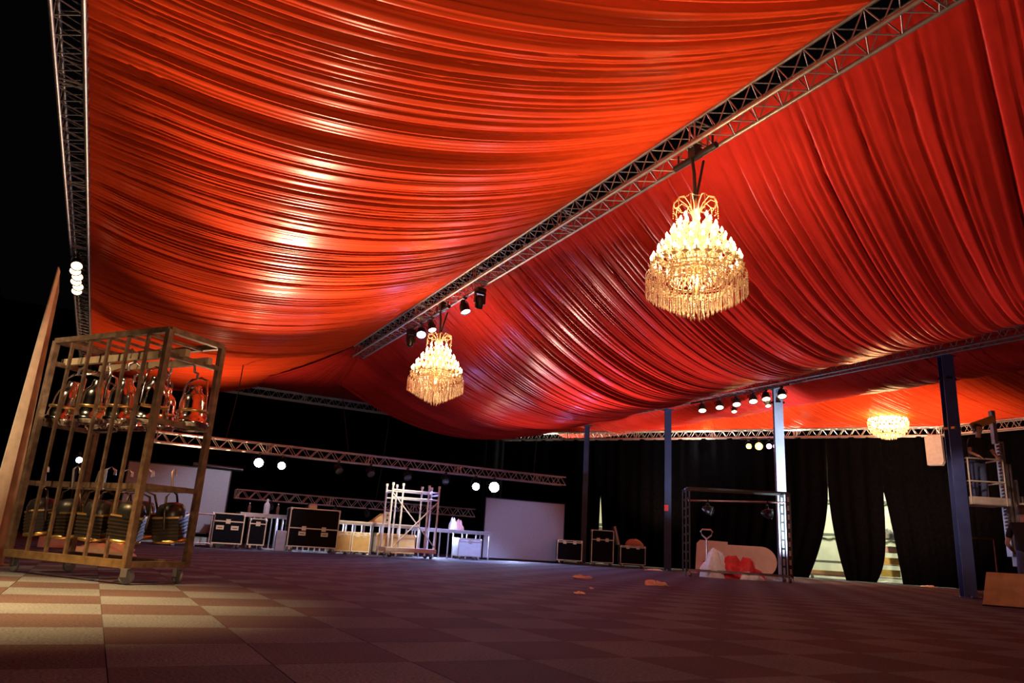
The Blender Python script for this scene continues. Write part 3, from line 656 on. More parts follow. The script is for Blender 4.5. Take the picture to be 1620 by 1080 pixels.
t = thing('wall_box', 'cream control box and small sloped board on the cream deck behind scaffold', 'box', (7.6, 21.5, .90))
bev(obj('housing', MB().cbox((0, 0, .17), (.18, .1, .34)), creamt, t)); obj('dial', MB().tube((0, -.05, .1), (0, -.07, .1), .03, 8), blackm, t); obj('knob', MB().tube((0, -.05, .24), (0, -.07, .24), .02, 8), blackm, t)
tag(obj('sloped_board', MB().prism([(-.35, 0), (.0, 0), (.0, .28)], 0, .3), tanply, loc=(7.45, 21.4, .90)), 'tan wedge board on the cream deck, left of the control box', 'board')
# white platform strip at the floor line
tag(bev(obj('floor_strip', MB().box((4.0, 21.05, 0), (7.0, 21.15, .035)), creamt)), 'pale low strip on the floor under the ochre cases', 'strip')

# ---------------------------------------------------------------- wheeled white scaffold tower
t = thing('scaffold_tower', 'white wheeled scaffold tower with crossed braces before the cream deck', 'scaffold', (7.02, 19.6, 0), R(-6))
W_, D_, H_ = 1.32, .72, 1.9
casters(t, [(.08, .08), (W_-.08, .08), (.08, D_-.08), (W_-.08, D_-.08)], .065, wm=rubber)
sc = mat('white_enamel', (.68, .68, .70), .4, .2, .1, 8)
pm = MB().tube((0, 0, .2), (0, 0, H_), .026, 8).mesh('post', sc); km = MB().tube((0, 0, H_), (0, 0, H_+.07), .036, 8).mesh('spigot', whitep)
for x in (0, W_*.22, W_*.78, W_):
    for y in (0, D_):
        place('spigot', km, place('post', pm, t, (x, y, 0)))
bev(obj('base_frame', MB().box((-.05, -.04, .15), (W_+.05, .03, .26)).box((-.05, D_-.03, .15), (W_+.05, D_+.04, .26)).box((-.05, 0, .15), (.02, D_, .26)).box((W_-.02, 0, .15), (W_+.05, D_, .26)), sc, t), .008)
for z, y in ((H_-.12, 0), (H_-.12, D_), (H_-.32, 0), (H_-.32, D_)): obj('rail', MB().tube((0, y, z), (W_, y, z), .022, 8), sc, t)
for x in (0, W_): obj('rail', MB().tube((x, 0, H_-.18), (x, D_, H_-.18), .022, 8), sc, t)
obj('brace', MB().tube((0, -.02, H_-.2), (W_, -.02, .3), .018, 8), sc, t); obj('brace', MB().tube((W_, -.045, H_-.35), (.15, -.045, .3), .018, 8), sc, t)

# ---------------------------------------------------------------- screens
def screen(loc, rz, w_, z0, z1, lab, feet=True):
    t = thing('screen_panel', lab, 'screen', loc, rz)
    obj('panel', MB().box((0, -.02, z0), (w_, .02, z1)), screenm, t)
    f = MB().box((-.03, -.03, z0-.03), (0, .03, z1+.03)).box((w_, -.03, z0-.03), (w_+.03, .03, z1+.03)).box((0, -.03, z1), (w_, .03, z1+.03)).box((0, -.03, z0-.03), (w_, .03, z0)); obj('frame', f, blackm, t)
    if feet: obj('foot', MB().box((.1, -.3, 0), (.16, .3, .04)), blackm, t); obj('foot', MB().box((w_-.16, -.3, 0), (w_-.1, .3, .04)), blackm, t)
    return t
screen((11.55, 22.9, 0), R(-7), 2.95, .06, 2.0, 'large grey screen on the floor right of the stage, under the brightest lamp')
t = screen((.55, 21.4, 0), R(-4), 2.45, .34, 1.98, 'grey screen behind the lamp rack, left of the flight cases')
obj('roller_housing', MB().tube((1.5, -.05, 2.06), (2.75, -.05, 2.02), .05, 10), blackm, t)
tag(obj('low_bench', MB().box((0, 0, .06), (2.5, .45, .24)).box((.1, .05, 0), (.2, .4, .06)).box((2.3, .05, 0), (2.4, .4, .06)), mat('pale_teal', (.35, .5, .5), .6), loc=(.5, 20.5, 0), rot=(0, 0, R(-4))), 'long pale teal bench on the floor behind the lamp rack', 'bench')
# rails / trolleys between rack and cases
for k, (x, lab) in enumerate(((1.75, 'silver tube trolley behind the lamp rack, left one'), (2.2, 'silver tube trolley just left of the handled flight case'))):
    t = thing('tube_trolley', lab, 'trolley', (x, 19.9, 0), RZ); hh = casters(t, [(0, 0), (.4, 0), (0, .5), (.4, .5)], .04)
    for a in ((0, 0), (.4, 0), (0, .5), (.4, .5)): obj('post', MB().tube((*a, hh), (*a, .8), .016, 8), alu, t)
    for y in (0, .5): obj('rail', MB().tube((0, y, .8), (.4, y, .8), .016, 8), alu, t); obj('rail', MB().tube((0, y, hh+.02), (.4, y, hh+.02), .016, 8), alu, t)
for x in (0, 1): pass

# ---------------------------------------------------------------- the big lamp rack on the left
RL, RD, RH = 1.6, .6, 2.17
rk = thing('lamp_rack', 'tall rusty steel rack on wheels, open bars, holding two rows of lamps', 'rack', (-.625, 8.356, 0), math.atan2(-.816, .578))
hh = casters(rk, [(.05, .04), (RL-.05, .04), (.05, RD-.04), (RL-.05, RD-.04)], .06)
s = .025
def bar(name, p0, p1, r=s, m=steel): return obj(name, MB().tube(p0, p1, r, sq=True), m, rk)
for x, y in ((0, 0), (RL, 0), (0, RD), (RL, RD)): bar('post', (x, y, hh), (x, y, RH), .026)
for i in range(1, 6): bar('bar', (RL*i/6, 0, hh+.05), (RL*i/6, 0, RH-.02), .013); 
for i in range(1, 6): bar('roof_bar', (RL*i/6, 0, RH-.02), (RL*i/6, RD, RH-.02), .012)
for y in (0, RD): bar('top_rail', (0, y, RH), (RL, y, RH)); 
for x in (0, RL): bar('top_rail', (x, 0, RH), (x, RD, RH))
bar('bottom_rail', (-.02, 0, hh+.03), (RL+.02, 0, hh+.03), .032, mat('lit_steel', (.42, .28, .14), .4, .7, .3, 12, .2, 50)); bar('bottom_rail', (0, RD, hh+.03), (RL, RD, hh+.03))  # front rail paler and more orange: warm light put into its colour
for x in (0, RL): bar('bottom_rail', (x, 0, hh+.03), (x, RD, hh+.03))
for z in (.80, 1.36, 1.95):
    for x in (0, RL): bar('side_rail', (x, 0, z), (x, RD, z), .022)
bar('hanging_rail', (0, .12, .80), (RL, .12, .80), .024); bar('hanging_rail', (0, .45, .80), (RL, .45, .80), .024)
obj('hanging_rail', MB().box((-.05, .12, 1.955), (RL+.1, .17, 2.02)), mat('pale_wood', (.42, .34, .22), .6, 0, .2, 10), rk); obj('hanging_rail', MB().box((.1, .42, 1.955), (RL+.05, .47, 2.02)), MATS['pale_wood'], rk)
rkM = Matrix.Translation(rk.location) @ Matrix.Rotation(rk.rotation_euler.z, 4, 'Z')
# chrome fresnel lamps above
def bell_meshes():
    body = MB().lathe([(0, .17), (.045, .17), (.05, .15), (.055, .12), (.085, .09), (.10, .06), (.105, .02), (.108, -.05), (.118, -.09), (.12, -.13), (.132, -.135), (.132, -.16), (.12, -.165), (.12, -.185), (.11, -.185), (.11, -.15)], 20).mesh('can', chrome)
    gl = MB().lathe([(0, -.155), (.06, -.16), (.11, -.17)], 16).mesh('lens', lensm)
    rim = MB().lathe([(.112, -.04), (.124, -.045), (.124, -.06), (.112, -.065)], 20).mesh('rim', goldr)
    yk = MB().path([(.135, 0, -.04), (.137, 0, .08), (.12, 0, .2), (.05, 0, .235), (-.05, 0, .235), (-.12, 0, .2), (-.137, 0, .08), (-.135, 0, -.04)], .010, 6)
    yk.box((-.138, -.012, -.06), (-.125, .012, .0)).box((.125, -.012, -.06), (.138, .012, .0)); yk = yk.mesh('yoke', chrome)
    hk = MB().path([(0, 0, .23), (0, 0, .28), (.04, 0, .30), (.05, 0, .36), (0, 0, .40), (-.045, 0, .37)], .011, 6).mesh('hook', alu)
    kn = MB().tube((.137, 0, -.03), (.17, 0, -.03), .02, 8).mesh('knob', blackm)
    return [('can', body), ('lens', gl), ('rim', rim), ('yoke', yk), ('hook', hk), ('knob', kn)]
BM_ = bell_meshes()
def rack_lamp(x, y, z, lab, grp, rot=(0, 0, 0), meshes=None, sc=1):
    e = rkM @ Vector((x, y, z)); t = thing('theatre_lamp', lab, 'lamp', e, 0, grp, rot=(rot[0], rot[1], rk.rotation_euler.z+rot[2])); t.scale = (sc, sc, sc)
    for n_, me in (meshes or BM_): place(n_, me, t)
up = ['chrome lamp in the upper row, at the left end of rack', 'chrome lamp second from the left in the upper row of rack', 'chrome lamp with gold rim in the middle of upper row', 'chrome lamp behind the front right post, upper row']
for k, l in enumerate(up): rack_lamp(.16+k*.40, .145, 1.58, l, 'chrome lamps in the upper row', (R(4*(k-1)), R(5-4*k), R(35*k)), sc=1.2)
up2 = ['chrome lamp of rear upper row, dimly seen at left', 'chrome lamp of rear upper row, second from the left', 'chrome lamp of rear upper row, third from left', 'chrome lamp tilted at the open right side of upper row']
for k, l in enumerate(up2): rack_lamp(.27+k*.42, .445, 1.56, l, 'chrome lamps in the rear upper row', (R(3), R(-6+12*(k == 3)), R(60*k)), sc=1.15)
# dark fresnels below
def dark_meshes():
    b = MB().box((-.12, -.11, -.14), (.12, .11, .06)); b.lathe([(.12, 0), (.125, .05), (.10, .11), (.05, .13), (0, .13)], 14, c=(0, 0, .04)); body = b.mesh('can', blackm)
    rim = MB().lathe([(.11, -.14), (.135, -.145), (.135, -.17), (.11, -.175)], 20).mesh('rim', goldr); rim2 = MB().box((-.125, -.115, .045), (.125, .115, .06)).mesh('top_rim', goldr)
    gl = MB().lathe([(0, -.155), (.11, -.16)], 16).mesh('lens', lensm)
    yk = MB().path([(.15, 0, -.04), (.155, 0, .10), (.12, 0, .23), (0, 0, .27), (-.12, 0, .23), (-.155, 0, .10), (-.15, 0, -.04)], .011, 6).mesh('yoke', brownm)
    hk = MB().path([(0, 0, .27), (0, 0, .44), (.05, 0, .47), (.09, 0, .44), (.09, 0, .40)], .012, 6).mesh('hook', alu)
    fin = MB()
    for q in range(5): fin.box((-.125, -.115, -.11+.03*q), (.125, .115, -.10+.03*q))
    return [('can', body), ('rim', rim), ('top_rim', rim2), ('lens', gl), ('yoke', yk), ('hook', hk), ('cooling_fins', fin.mesh('cooling_fins', brownm))]
DM_ = dark_meshes()
lo = ['black lamp with brass rim in lower row, at left end of rack', 'black lamp with brass rim, second from left in lower row', 'black lamp with brass rim in middle of lower row', 'black lamp with brass rim behind front right post, lower row']
for k, l in enumerate(lo): rack_lamp(.16+k*.40, .13, .50, l, 'black lamps in the lower row', (R(6), R(3*k-4), R(20*k-20)), DM_)
lo2 = ['black lamp in the rear lower row, left end', 'black lamp in the rear lower row near centre', 'black tilted lamp in the rear lower row, right of centre', 'black lamp hanging at open right side of lower row']
for k, l in enumerate(lo2): rack_lamp(.30+k*.40, .45, .52, l, 'black lamps in the rear lower row', (R(-5), R(6-5*k), R(40*k)), DM_)
crumple('crumpled_cloth', (.25, 13.2), (.42, .3, .14), mat('tan_cloth', (.55, .4, .25), .7), 'crumpled tan cloth heap on the carpet behind the lamp rack', 'cloth', 14, amp=.35)
# tall lit post behind the rack
t = thing('metal_post', 'tall tan metal channel post standing at the left end of rack', 'post', (-.80, 9.15, 0), R(35))
b = MB().prism([(-.16, 0), (.0, 0), (.0, 3.1), (-.03, 3.15)], 0, .02); obj('flange', b, mat('tan_paint', (.8, .68, .5), .45, .2, .15, 8), t)
b = MB().prism([(.02, 0), (.15, 0), (.07, 2.9), (.03, 3.1)], .06, .08); obj('web', b, mat('tan_paint_dull', (.42, .28, .17), .5, .2, .2, 8), t); obj('base_plate', MB().cbox((0, .05, .01), (.34, .24, .02)), steel, t)
# blue-white glint behind rack
par((-.55, 20.5, 2.0), coolbulb, 'small blue-white lamp behind the left posts of the lamp rack', r=.07, L=.2, aim=(.1, -1, -.1), drop=.1)
t = thing('lamp_stand', 'dark thin stand holding the small blue-white lamp behind the rack', 'stand', (-.55, 20.55, 0))
obj('pole', MB().tube((0, 0, .1), (0, 0, 2.0), .018, 8), blackm, t); obj('top_arm', MB().tube((0, 0, 2.0), (0, -.08, 2.0), .016, 6), blackm, t)
for k in range(3): a = 2.1*k; obj('leg', MB().tube((0, 0, .35), (.4*math.cos(a), .4*math.sin(a), .01), .014, 6), blackm, t)
tag(bev(obj('equipment_box', MB().box((0, 0, 0), (.5, .4, .35)), whitep, loc=(-.75, 15.2, 0))), 'pale box on the floor behind the left end of the rack', 'box')

# ---------------------------------------------------------------- cases by the far blue columns
flight_case((14.35, 21.9), R(-30), .85, .55, .78, 'dim black case left of the upright case, between far blue columns', lid=.1, handles=0, latches=2, grp='cases between the far columns')
flight_case((15.25, 21.25), R(-30), .75, .5, 1.18, 'tall dark case with leaning silver-edged lid, between blue columns', lid=.3, handles=0, latches=2, grp='cases between the far columns')
flight_case((16.15, 20.75), R(-30), .85, .55, .72, 'silver-edged case with cushion on top beside the second column', lid=.08, handles=0, latches=2, grp='cases between the far columns')
crumple('cushion', (16.4, 21.0), (.36, .22, .22), mat('brown_cloth', (.35, .16, .12), .7), 'brown bundle lying on silver-edged case by the second column', 'cushion', 21, z=.73, amp=.1)
tag(bev(obj('leaning_lid', MB().box((-.04, -.3, 0), (.04, .3, .62), Matrix.Rotation(R(-14), 4, 'Y')), alud, loc=(15.85, 21.2, .73), rot=(0, 0, R(-30)))), 'silver-edged lid leaning between tall case and cushioned case', 'lid')

# ---------------------------------------------------------------- black wheeled frame
p0 = Vector((13.3, 14.85)); p1 = Vector((15.38, 13.45)); L = (p1-p0).length
fr = thing('wheeled_frame', 'black upright frame on wheels with slotted posts, around the red cloth heap', 'frame', (p0.x, p0.y, 0), math.atan2(p1.y-p0.y, p1.x-p0.x))
D = .6; H = 2.2
hh = casters(fr, [(0.03, 0), (L-.03, 0), (0.03, D), (L-.03, D)], .05)
dkal = mat('black_painted_alu', (.06, .07, .07), .35, .5, .2, 10)
slotm = mat('pale_slot_fill', (.6, .62, .6), .4)  # pale plates added, standing for the brightness behind the slots
for x in (0, L):
    for y in (0, D):
        p = obj('post', MB().tube((x-.045, y, hh), (x-.045, y, H), .016, sq=True).tube((x+.045, y, hh), (x+.045, y, H), .016, sq=True), dkal, fr)
        n = 9
        for q in range(n+1):
            z = hh+.05+(H-hh-.1)*q/n; obj('rung', MB().cbox((x, y, z), (.075, .028, .05)), dkal, p)
        if x == L and y == 0:
            for q in range(n): z = hh+.05+(H-hh-.1)*(q+.5)/n; obj('pale_slot_fill', MB().cbox((x, y, z), (.045, .012, .13)), slotm, p)
for y in (0, D):
    obj('top_rail', MB().tube((0, y, H), (L, y, H), .025, sq=True), dkal, fr); obj('bottom_rail', MB().tube((0, y, hh+.05), (L, y, hh+.05), .025, sq=True), alud if y == 0 else dkal, fr)
for x in (0, L): obj('side_rail', MB().tube((x, 0, H), (x, D, H), .022, sq=True), dkal, fr); obj('side_rail', MB().tube((x, 0, hh+.05), (x, D, hh+.05), .022, sq=True), dkal, fr)
obj('hanging_pipe', MB().tube((.05, D/2, H-.30), (L+.02, D/2, H-.22), .024, 10), mat('pinkish_steel', (.45, .33, .32), .35, .8), fr)
fM = Matrix.Translation(fr.location) @ Matrix.Rotation(fr.rotation_euler.z, 4, 'Z')
e = fM @ Vector((.55, D/2, H-.30)); par(e, lensm, 'dark lamp hanging on the left of the wheeled frame pipe', 'lamps hanging in the wheeled frame', r=.11, aim=(.4, -1, -.3), drop=.16)
e = fM @ Vector((L-.45, D/2, H-.25)); par(e, lensm, 'dark lamp with glinting lens, right on the wheeled frame pipe', 'lamps hanging in the wheeled frame', r=.12, aim=(.6, -1, -.1), drop=.22)
# ---------------------------------------------------------------- pallet truck, cloth heap, board
t = thing('pallet_truck', 'pallet truck with white loop handle behind the red cloth heap', 'pallet truck', (15.35, 16.35, 0), R(-28))
obj('shaft', MB().tube((0, 0, .15), (0, .03, 1.0), .02, 8), alu, t)
obj('handle', MB().path([(0, .03, 1.0), (-.13, .03, 1.1), (-.17, .03, 1.2), (-.12, .03, 1.26), (.12, .03, 1.26), (.17, .03, 1.2), (.13, .03, 1.1), (0, .03, 1.0)], .022, 8), whitep, t)
bev(obj('pump_housing', MB().cbox((0, .05, .25), (.26, .16, .3)), redcl, t)); obj('fork', MB().box((-.27, .1, .06), (-.1, 1.2, .12)), redcl, t); obj('fork', MB().box((.1, .1, .06), (.27, 1.2, .12)), redcl, t)
f, wv, _ = caster_meshes(.07, rubber); place('wheel', wv, t, (-.02, 0, .155))
crumple('cloth_heap', (14.55, 15.2), (.42, .35, .66), whitecl, 'pile of pinkish white cloth left of the red cloth', 'cloth', 31, amp=.25)
crumple('cloth_heap', (15.1, 14.85), (.52, .35, .44), redcl, 'heap of crimson cloth inside the wheeled frame', 'cloth', 33, amp=.4)
crumple('plastic_bag', (15.1, 14.45), (.35, .15, .16), whitecl, 'clear pale plastic bag at the foot of crimson cloth', 'bag', 35, amp=.35)
# round-ended board standing on edge
bd = MB(); pts = [(0, .04), (1.9, .04)]+[(1.9+.43*math.sin(a), .47-.43*math.cos(a)) for a in [PI*k/12 for k in range(1, 12)]]+[(1.9, .9), (.95, .9), (.95, .98), (.15, 1.0), (.05, .9)]
bd.prism(pts, 0, .04); o = obj('table_board', bd, mat('pink_board', (.62, .42, .36), .6, 0, .08, 4), loc=(15.95, 17.5, 0), rot=(R(-5), 0, math.atan2(-13.8, 9.4)*.75)); tag(o, 'pinkish round-ended board standing on edge behind the wheeled frame', 'board')

# ---------------------------------------------------------------- behind the curtain gaps
def shelf_trolley(px, dist, lab, w_=.8, h=1.5, n=4, m=alud):
    u, _ = cu(px, 900); q = CA+CD*u+N*dist
    t = thing('shelf_trolley', lab, 'trolley', (q.x, q.y, 0), math.atan2(CD.y, CD.x)); hh = casters(t, [(-w_/2, 0), (w_/2, 0), (-w_/2, .4), (w_/2, .4)], .05)
    for x in (-w_/2, w_/2):
        for y in (0, .4): obj('post', MB().tube((x, y, hh), (x, y, h), .018, 6), m, t)
    for k in range(n): z = hh+.05+(h-hh-.1)*k/(n-1); obj('shelf', MB().box((-w_/2, 0, z), (w_/2, .4, z+.03)), m, t)
    return q, hh, t
q, hh, tt = shelf_trolley(1408, .7, 'shelf trolley loaded with boxes, seen through the right curtain gap', 1.0, 1.5, 4)
for k, (z, c, n_) in enumerate(((.22, 'green box', (.45, .5, .1)), (.62, 'yellow box', (.6, .55, .15)), (1.0, 'white box', (.6, .6, .55)))):
    tag(bev(obj('storage_box', MB().box((-.3, .02, 0), (.3, .3, .22)), mat('box_%s' % c.split()[0], n_, .5), loc=(q.x, q.y, z+.01), rot=(0, 0, math.atan2(CD.y, CD.x)))), c+' on the shelf trolley behind the right curtain gap', 'box')
crumple('cloth_bundle', (q.x+.05, q.y+.1), (.3, .22, .3), mat('grey_cloth', (.3, .32, .3), .7), 'grey cloth bundle on top of the shelf trolley', 'cloth', 44, z=1.5)
u, _ = cu(1309, 900); q = CA+CD*u+N*.9
t = thing('flat_trolley', 'low flat trolley with boards, seen through the left curtain gap', 'trolley', (q.x, q.y, 0), math.atan2(CD.y, CD.x)); hh = casters(t, [(-.6, 0), (.6, 0), (-.6, .4), (.6, .4)], .05)
obj('deck', MB().box((-.75, -.05, hh), (.75, .5, hh+.05)), alud, t)
for k in range(3): tag(bev(obj('plank_board', MB().box((-.7+.06*k, 0, 0), (.7-.05*k, .4, .04)), ochre, loc=(q.x, q.y, hh+.055+.045*k), rot=(0, 0, math.atan2(CD.y, CD.x)))), ['lowest', 'middle', 'topmost'][k]+' board of those stacked on the flat trolley', 'board', 'boards on the flat trolley')
tag(obj('dark_bench', MB().box((-1.3, 0, .32), (1.3, .3, .40)).box((-1.2, 0, 0), (-1.12, .3, .32)).box((1.12, 0, 0), (1.2, .3, .32)), bandm, loc=(q.x+N.x*1.2, q.y+N.y*1.2, .25), rot=(0, 0, math.atan2(CD.y, CD.x))), 'dark bench against the white tent wall', 'bench')

# ---------------------------------------------------------------- lift with worker
def at(px, py, depth):
    r = (FW*F_PX+RT*(px-810)+UP*(540-py)); return Vector((0, 0, EYE))+r*(depth/F_PX)
B0 = at(1553, 800, 16.3); BA = math.atan2(r_.y, r_.x)
lf = thing('work_lift', 'grey telescopic mast lift with raised white basket, right of the thick blue column', 'lift', (B0.x, B0.y, 0), BA)
zb = B0.z; wht = mat('white_lift_paint', (.62, .6, .56), .5, .1)
bw, bd_, bh = .80, .62, 1.0; yb = 0
bev(obj('basket_floor', MB().box((-bw/2, -.3, zb), (bw/2+.05, bd_-.3, zb+.05)), wht, lf)); obj('toe_board', MB().box((-bw/2, -.31, zb+.02), (bw/2+.05, -.29, zb+.17)).box((-bw/2, bd_-.31, zb+.02), (bw/2, bd_-.29, zb+.17)).box((-bw/2-.01, -.3, zb+.02), (-bw/2+.01, bd_-.3, zb+.17)), wht, lf)
for x in (-bw/2, bw/2-.02):
    for y in (-.3, bd_-.3): obj('basket_post', MB().tube((x, y, zb), (x, y, zb+bh), .018, 8), wht, lf)
for z in (zb+.5, zb+bh):
    for y in (-.3, bd_-.3): obj('basket_rail', MB().tube((-bw/2, y, z), (bw/2-.02, y, z), .018, 8), wht, lf)
    for x in (-bw/2, bw/2-.02): obj('basket_rail', MB().tube((x, -.3, z), (x, bd_-.3, z), .018, 8), wht, lf)
secs = [(.50, 0.9, zb+1.45, .10), (.60, .7, zb+.95, .11), (.70, .5, zb+.60, .11), (.79, .35, zb+.25, .11), (.88, .2, zb-.05, .12)]
for k, (x, z0, z1, w2) in enumerate(secs):
    b = MB().box((x, -.09, z0), (x+.03, .09, z1)).box((x+.07, -.09, z0), (x+w2, .09, z1)).box((x, -.02, z0), (x+w2, .02, z1)); bev(obj('mast_section', b, [alu, alud][k % 2], lf), .004)
ch = MB()
for q in range(26): z = zb-.55+q*.075; ch.cbox((.47, -.10, z), (.13, .02, .035), None); ch.tube((.41, -.11, z), (.53, -.11, z+.07), .010, 4)
obj('rack_chain', ch, alud, lf)
obj('mast_head', MB().box((.42, -.06, zb+1.4), (.50, .06, zb+2.15)), alud, lf); obj('power_pack', MB().box((.8, -.25, zb-.25), (1.15, .1, zb+.1)), wht, lf)
bev(obj('chassis', MB().box((.25, -.35, .14), (1.35, .45, .5)), blackm, lf), .03); hh = casters(lf, [(.3, -.3), (1.3, -.3), (.3, .4), (1.3, .4)], .065, wm=rubber)
obj('outrigger', MB().box((-.35, -.33, .10), (1.4, -.25, .17)), alud, lf); obj('control_arm', MB().tube((.48, 0, zb+1.5), (.9, -.1, zb+1.48), .012, 6), blackm, lf)
# people
def skinned(name, joints, edges, m, parent, sub=2):
    me = bpy.data.meshes.new(name); me.from_pydata([j[0] for j in joints], edges, []); me.materials.append(m)
    o = bpy.data.objects.new(name, me); C.objects.link(o); o.parent = parent
    me.polygons.foreach_set('use_smooth', [True]*len(me.polygons))
    sk = o.modifiers.new('skin', 'SKIN'); sk.use_smooth_shade = True
    for v, j in zip(me.skin_vertices[0].data, joints):
        rr = j[1]; v.radius = rr if isinstance(rr, tuple) else (rr, rr)
    me.skin_vertices[0].data[0].use_root = True
    sb = o.modifiers.new('sub', 'SUBSURF'); sb.levels = sub; sb.render_levels = sub
    return o
def person(loc, rz, label, hands, name='person', hips=.95, lean=0, look=(0, 0), bot=jeans):
    """local: faces -y, feet at z=0; hands = two target points"""
    t = thing(name, label, 'person', loc, rz)
    ch = Vector((0, lean*.6, 1.28)); nk = Vector((0, lean, 1.47)); sh = [Vector((s*.19, lean*.9, 1.40)) for s in (-1, 1)]
    J = [((0, 0, hips), (.15, .11)), ((0, lean*.3, 1.1), (.13, .10)), (tuple(ch), (.16, .11)), (tuple(nk), .055), ((0, nk.y-.01, 1.54), .052), ((0, nk.y-.02, 1.60), (.078, .09)), ((0, nk.y-.02, 1.68), (.08, .095)), ((0, nk.y, 1.74), (.055, .06))]
    E = [(i, i+1) for i in range(7)]
    for k, s in enumerate((-1, 1)):
        b0 = len(J); el = (sh[k]+Vector(hands[k]))/2+Vector((s*.10, .04, -.10)); hd = Vector(hands[k]); dr = (hd-el).normalized()
        J += [(tuple(sh[k]), .055), (tuple(el), .042), (tuple(hd), .028), (tuple(hd+dr*.07), (.035, .02))]; E += [(2, b0), (b0, b0+1), (b0+1, b0+2), (b0+2, b0+3)]
        for fi in range(5):
            sd = Vector((dr.y, -dr.x, 0)).normalized() if abs(dr.z) < .99 else Vector((1, 0, 0))
            q = len(J); o1 = hd+dr*(.08 if fi else .03)+sd*(.011*(fi-2.5) if fi else -.035*s*-1)
            l = (.05, .068, .074, .068, .055)[fi]; J += [(tuple(o1), .009), (tuple(o1+dr*l*.5+Vector((0, 0, -.008))), .0085), (tuple(o1+dr*l+Vector((0, 0, -.03))), .007)]; E += [(b0+3, q), (q, q+1), (q+1, q+2)]
        b1 = len(J); J += [((s*.09, .0, hips-.08), .085), ((s*.11, -.02, .50), .058), ((s*.12, .02, .10), .04), ((s*.12, -.07, .05), (.042, .035)), ((s*.12, -.17, .035), (.042, .025))]; E += [(0, b1)]+[(b1+i, b1+i+1) for i in range(4)]
    body = skinned('body', J, E, skin, t)
    sj = [((0, 0, hips-.12), (.19, .15)), ((0, lean*.3, 1.1), (.19, .16)), (tuple(ch), (.20, .16)), (tuple(nk-Vector((0, 0, .02))), .075)]; se = [(0, 1), (1, 2), (2, 3)]
    for k, s in enumerate((-1, 1)):
        el = (sh[k]+Vector(hands[k]))/2+Vector((s*.10, .04, -.10)); b0 = len(sj); sj += [(tuple(sh[k]), .075), (tuple(sh[k].lerp(el, .75)), .062)]; se += [(2, b0), (b0, b0+1)]
    skinned('shirt', sj, se, shirtm, t)
    tj = [((0, 0, hips+.06), (.18, .14)), ((0, 0, hips-.03), (.18, .14))]; te = [(0, 1)]
    for s in (-1, 1):
        b0 = len(tj); tj += [((s*.09, 0, hips-.1), .10), ((s*.11, -.02, .50), .075), ((s*.12, .02, .10), .062)]; te += [(1, b0), (b0, b0+1), (b0+1, b0+2)]
    skinned('trousers', tj, te, bot, t)
    hd = Vector((0, nk.y-.02, 1.66)); hb = MB()
    hb.lathe([(.0, .125), (.05, .118), (.088, .08), (.104, .03), (.104, -.02), (.09, -.06)], 16); vv = []
    for p in hb.v:
        y = p[1]*1.12+.02
        if p[1] < -.03 and p[2] < .03: y = -.02
        vv.append((p[0]*.95+hd.x, y+hd.y, p[2]+hd.z))
    hb.v = vv; obj('hair', hb, hairm, t)
    fc = MB(); fc.add([(hd.x-.014, hd.y-.088, hd.z-.04), (hd.x+.014, hd.y-.088, hd.z-.04), (hd.x, hd.y-.118, hd.z-.035), (hd.x, hd.y-.09, hd.z+.01)], [(0, 2, 3), (2, 1, 3), (0, 1, 2)]); obj('nose', fc, skin, t)
    for s in (-1, 1):
        obj('eye', MB().lathe([(0, .012), (.009, .008), (.012, 0), (.009, -.008), (0, -.012)], 8, c=(hd.x+s*.032, hd.y-.082, hd.z+.005)), blackm, t)
        obj('ear', MB().lathe([(0, .03), (.012, .02), (.016, 0), (.01, -.02), (0, -.03)], 8, c=(hd.x+s*.088, hd.y+.01, hd.z-.01)), skin, t)
    obj('mouth', MB().cbox((hd.x, hd.y-.088, hd.z-.065), (.045, .012, .01)), mat('lips', (.45, .15, .12), .5), t)
    for s in (-1, 1): bev(obj('shoe', MB().prism([(-.0, 0), (.0, .0)], 0, 0) if False else MB().box((s*.12-.05, -.2, 0), (s*.12+.05, .07, .08)), rubber, t), .03, 3)
    return t
pl = lf.matrix_world if False else Matrix.Translation((B0.x, B0.y, 0)) @ Matrix.Rotation(BA, 4, 'Z')
pp = pl @ Vector((.0, .0, zb+.055))
w1 = person(pp, BA+R(8), 'person in black shirt leaning on the rail of the raised lift basket', [(-.26, -.34, 1.02), (.22, -.34, 1.04)], lean=-.12)
w1.scale = (.98, .98, .98)
q = at(1626, 880, 13.5)
person((q.x, q.y, 0), BA+R(150), 'person in black shirt and jeans standing behind the tan box', [(-.2, -.25, 1.0), (.2, -.2, .95)])
def facing(px):      # angle of an upright face turned squarely to the camera at a pixel column
    r = FW*F_PX+RT*(px-810)+UP*(540-850); return math.atan2(r.y, r.x)-PI/2
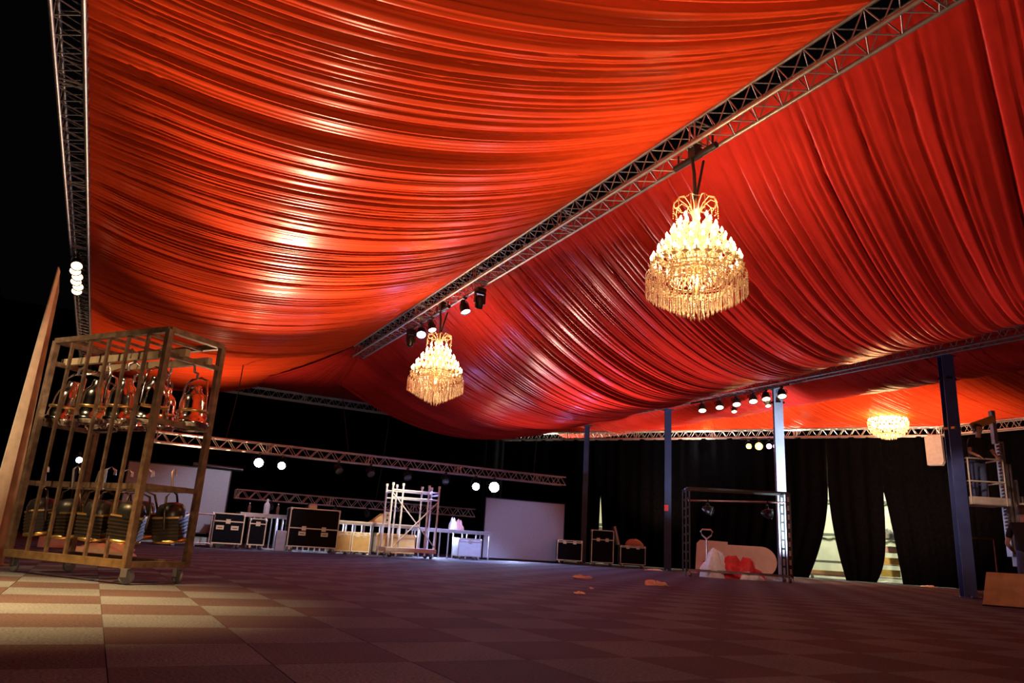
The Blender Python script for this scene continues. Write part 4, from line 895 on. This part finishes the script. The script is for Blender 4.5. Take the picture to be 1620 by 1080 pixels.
# orange panel at mast head and tan box
o = obj('orange_panel', MB().box((-.3, -.02, 0), (.3, .02, .16)), mat('orange_panel', (.6, .28, .06), .5), loc=tuple(pl @ Vector((.22, -.05, zb+1.78))), rot=(0, R(-22), BA)); tag(o, 'small orange board behind the head of the lift worker', 'board')
K = at(1553, 941, 12.2)
bx = thing('plywood_box', 'tan plywood box with sloped left side at the right edge', 'box', (K.x, K.y, 0), facing(1590))
bev(obj('shell', MB().prism([(0, .02), (1.0, .02), (1.0, .54), (.10, .54)], 0, .5), tanply, bx), .008); obj('base', MB().box((-.01, -.01, 0), (1.01, .51, .02)), blackm, bx)
uu, zz = cu(1479, 737); o = CA+CD*uu-N*.35; t = thing('white_loudspeaker', 'pale boxy loudspeaker hung left of the thick blue column', 'speaker', (o.x, o.y, zz), facing(1479)-R(12))
bev(obj('cabinet', MB().prism([(-.24, 0), (.2, 0), (.26, .12), (.24, 1.0), (-.26, 1.0)], 0, .3), greylam, t), .01); obj('bracket', MB().tube((0, .15, 1.0), (0, .15, 4.9-zz), .02, 8), blackm, t)
# clothes rail frame behind lift
o = at(1543, 940, 18); t = thing('rail_frame', 'thin reddish metal frame standing behind the thick blue column', 'frame', (o.x, o.y, 0), BA)
rm = mat('red_oxide', (.25, .07, .05), .5, .3); 
for x in (0, .6): obj('post', MB().tube((x, 0, 0), (x, 0, 1.35), .018, 6), rm, t)
obj('rail', MB().tube((0, 0, 1.35), (.6, 0, 1.35), .018, 6), rm, t)
obj('foot', MB().tube((-.2, 0, .03), (.9, 0, .03), .03, 6), alud, t)

# ---------------------------------------------------------------- litter on the carpet
def flo(px, py):
    r = FW*F_PX+RT*(px-810)+UP*(540-py); k = -EYE/r.z; return r.x*k, r.y*k
for px, py, d, lab, sd in ((1038, 926, (.22, .10, .06), 'crumpled pale tissue on the carpet before the wheeled frame', 51), (920, 915, (.30, .09, .045), 'long crumpled pale tissue on the carpet near the far cases', 52),
                           (918, 939, (.08, .05, .02), 'small paper scrap on the carpet, nearest of the litter', 53), (935, 931, (.06, .04, .015), 'tiny bluish scrap between the tissues and nearest scrap', 54), (805, 886, (.5, .18, .12), 'dark tangle of cable and cloth at foot of right screen', 55)):
    crumple('litter', flo(px, py), (d[0]*.8, d[1]*.8, d[2]), paper if sd < 55 else mat('dark_tangle', (.08, .07, .12), .6), lab, 'litter', sd, amp=.6)
for px, py, k in ((1035, 902, 56), (1400, 921, 57), (1470, 928, 58)):
    crumple('litter', flo(px, py), (.35, .1, .04), paper, ['torn paper at the foot of the second blue column', 'torn paper on the floor under the right curtain gap', 'paper scraps along the black curtain near the thick column'][k-56], 'litter', k, amp=.4)
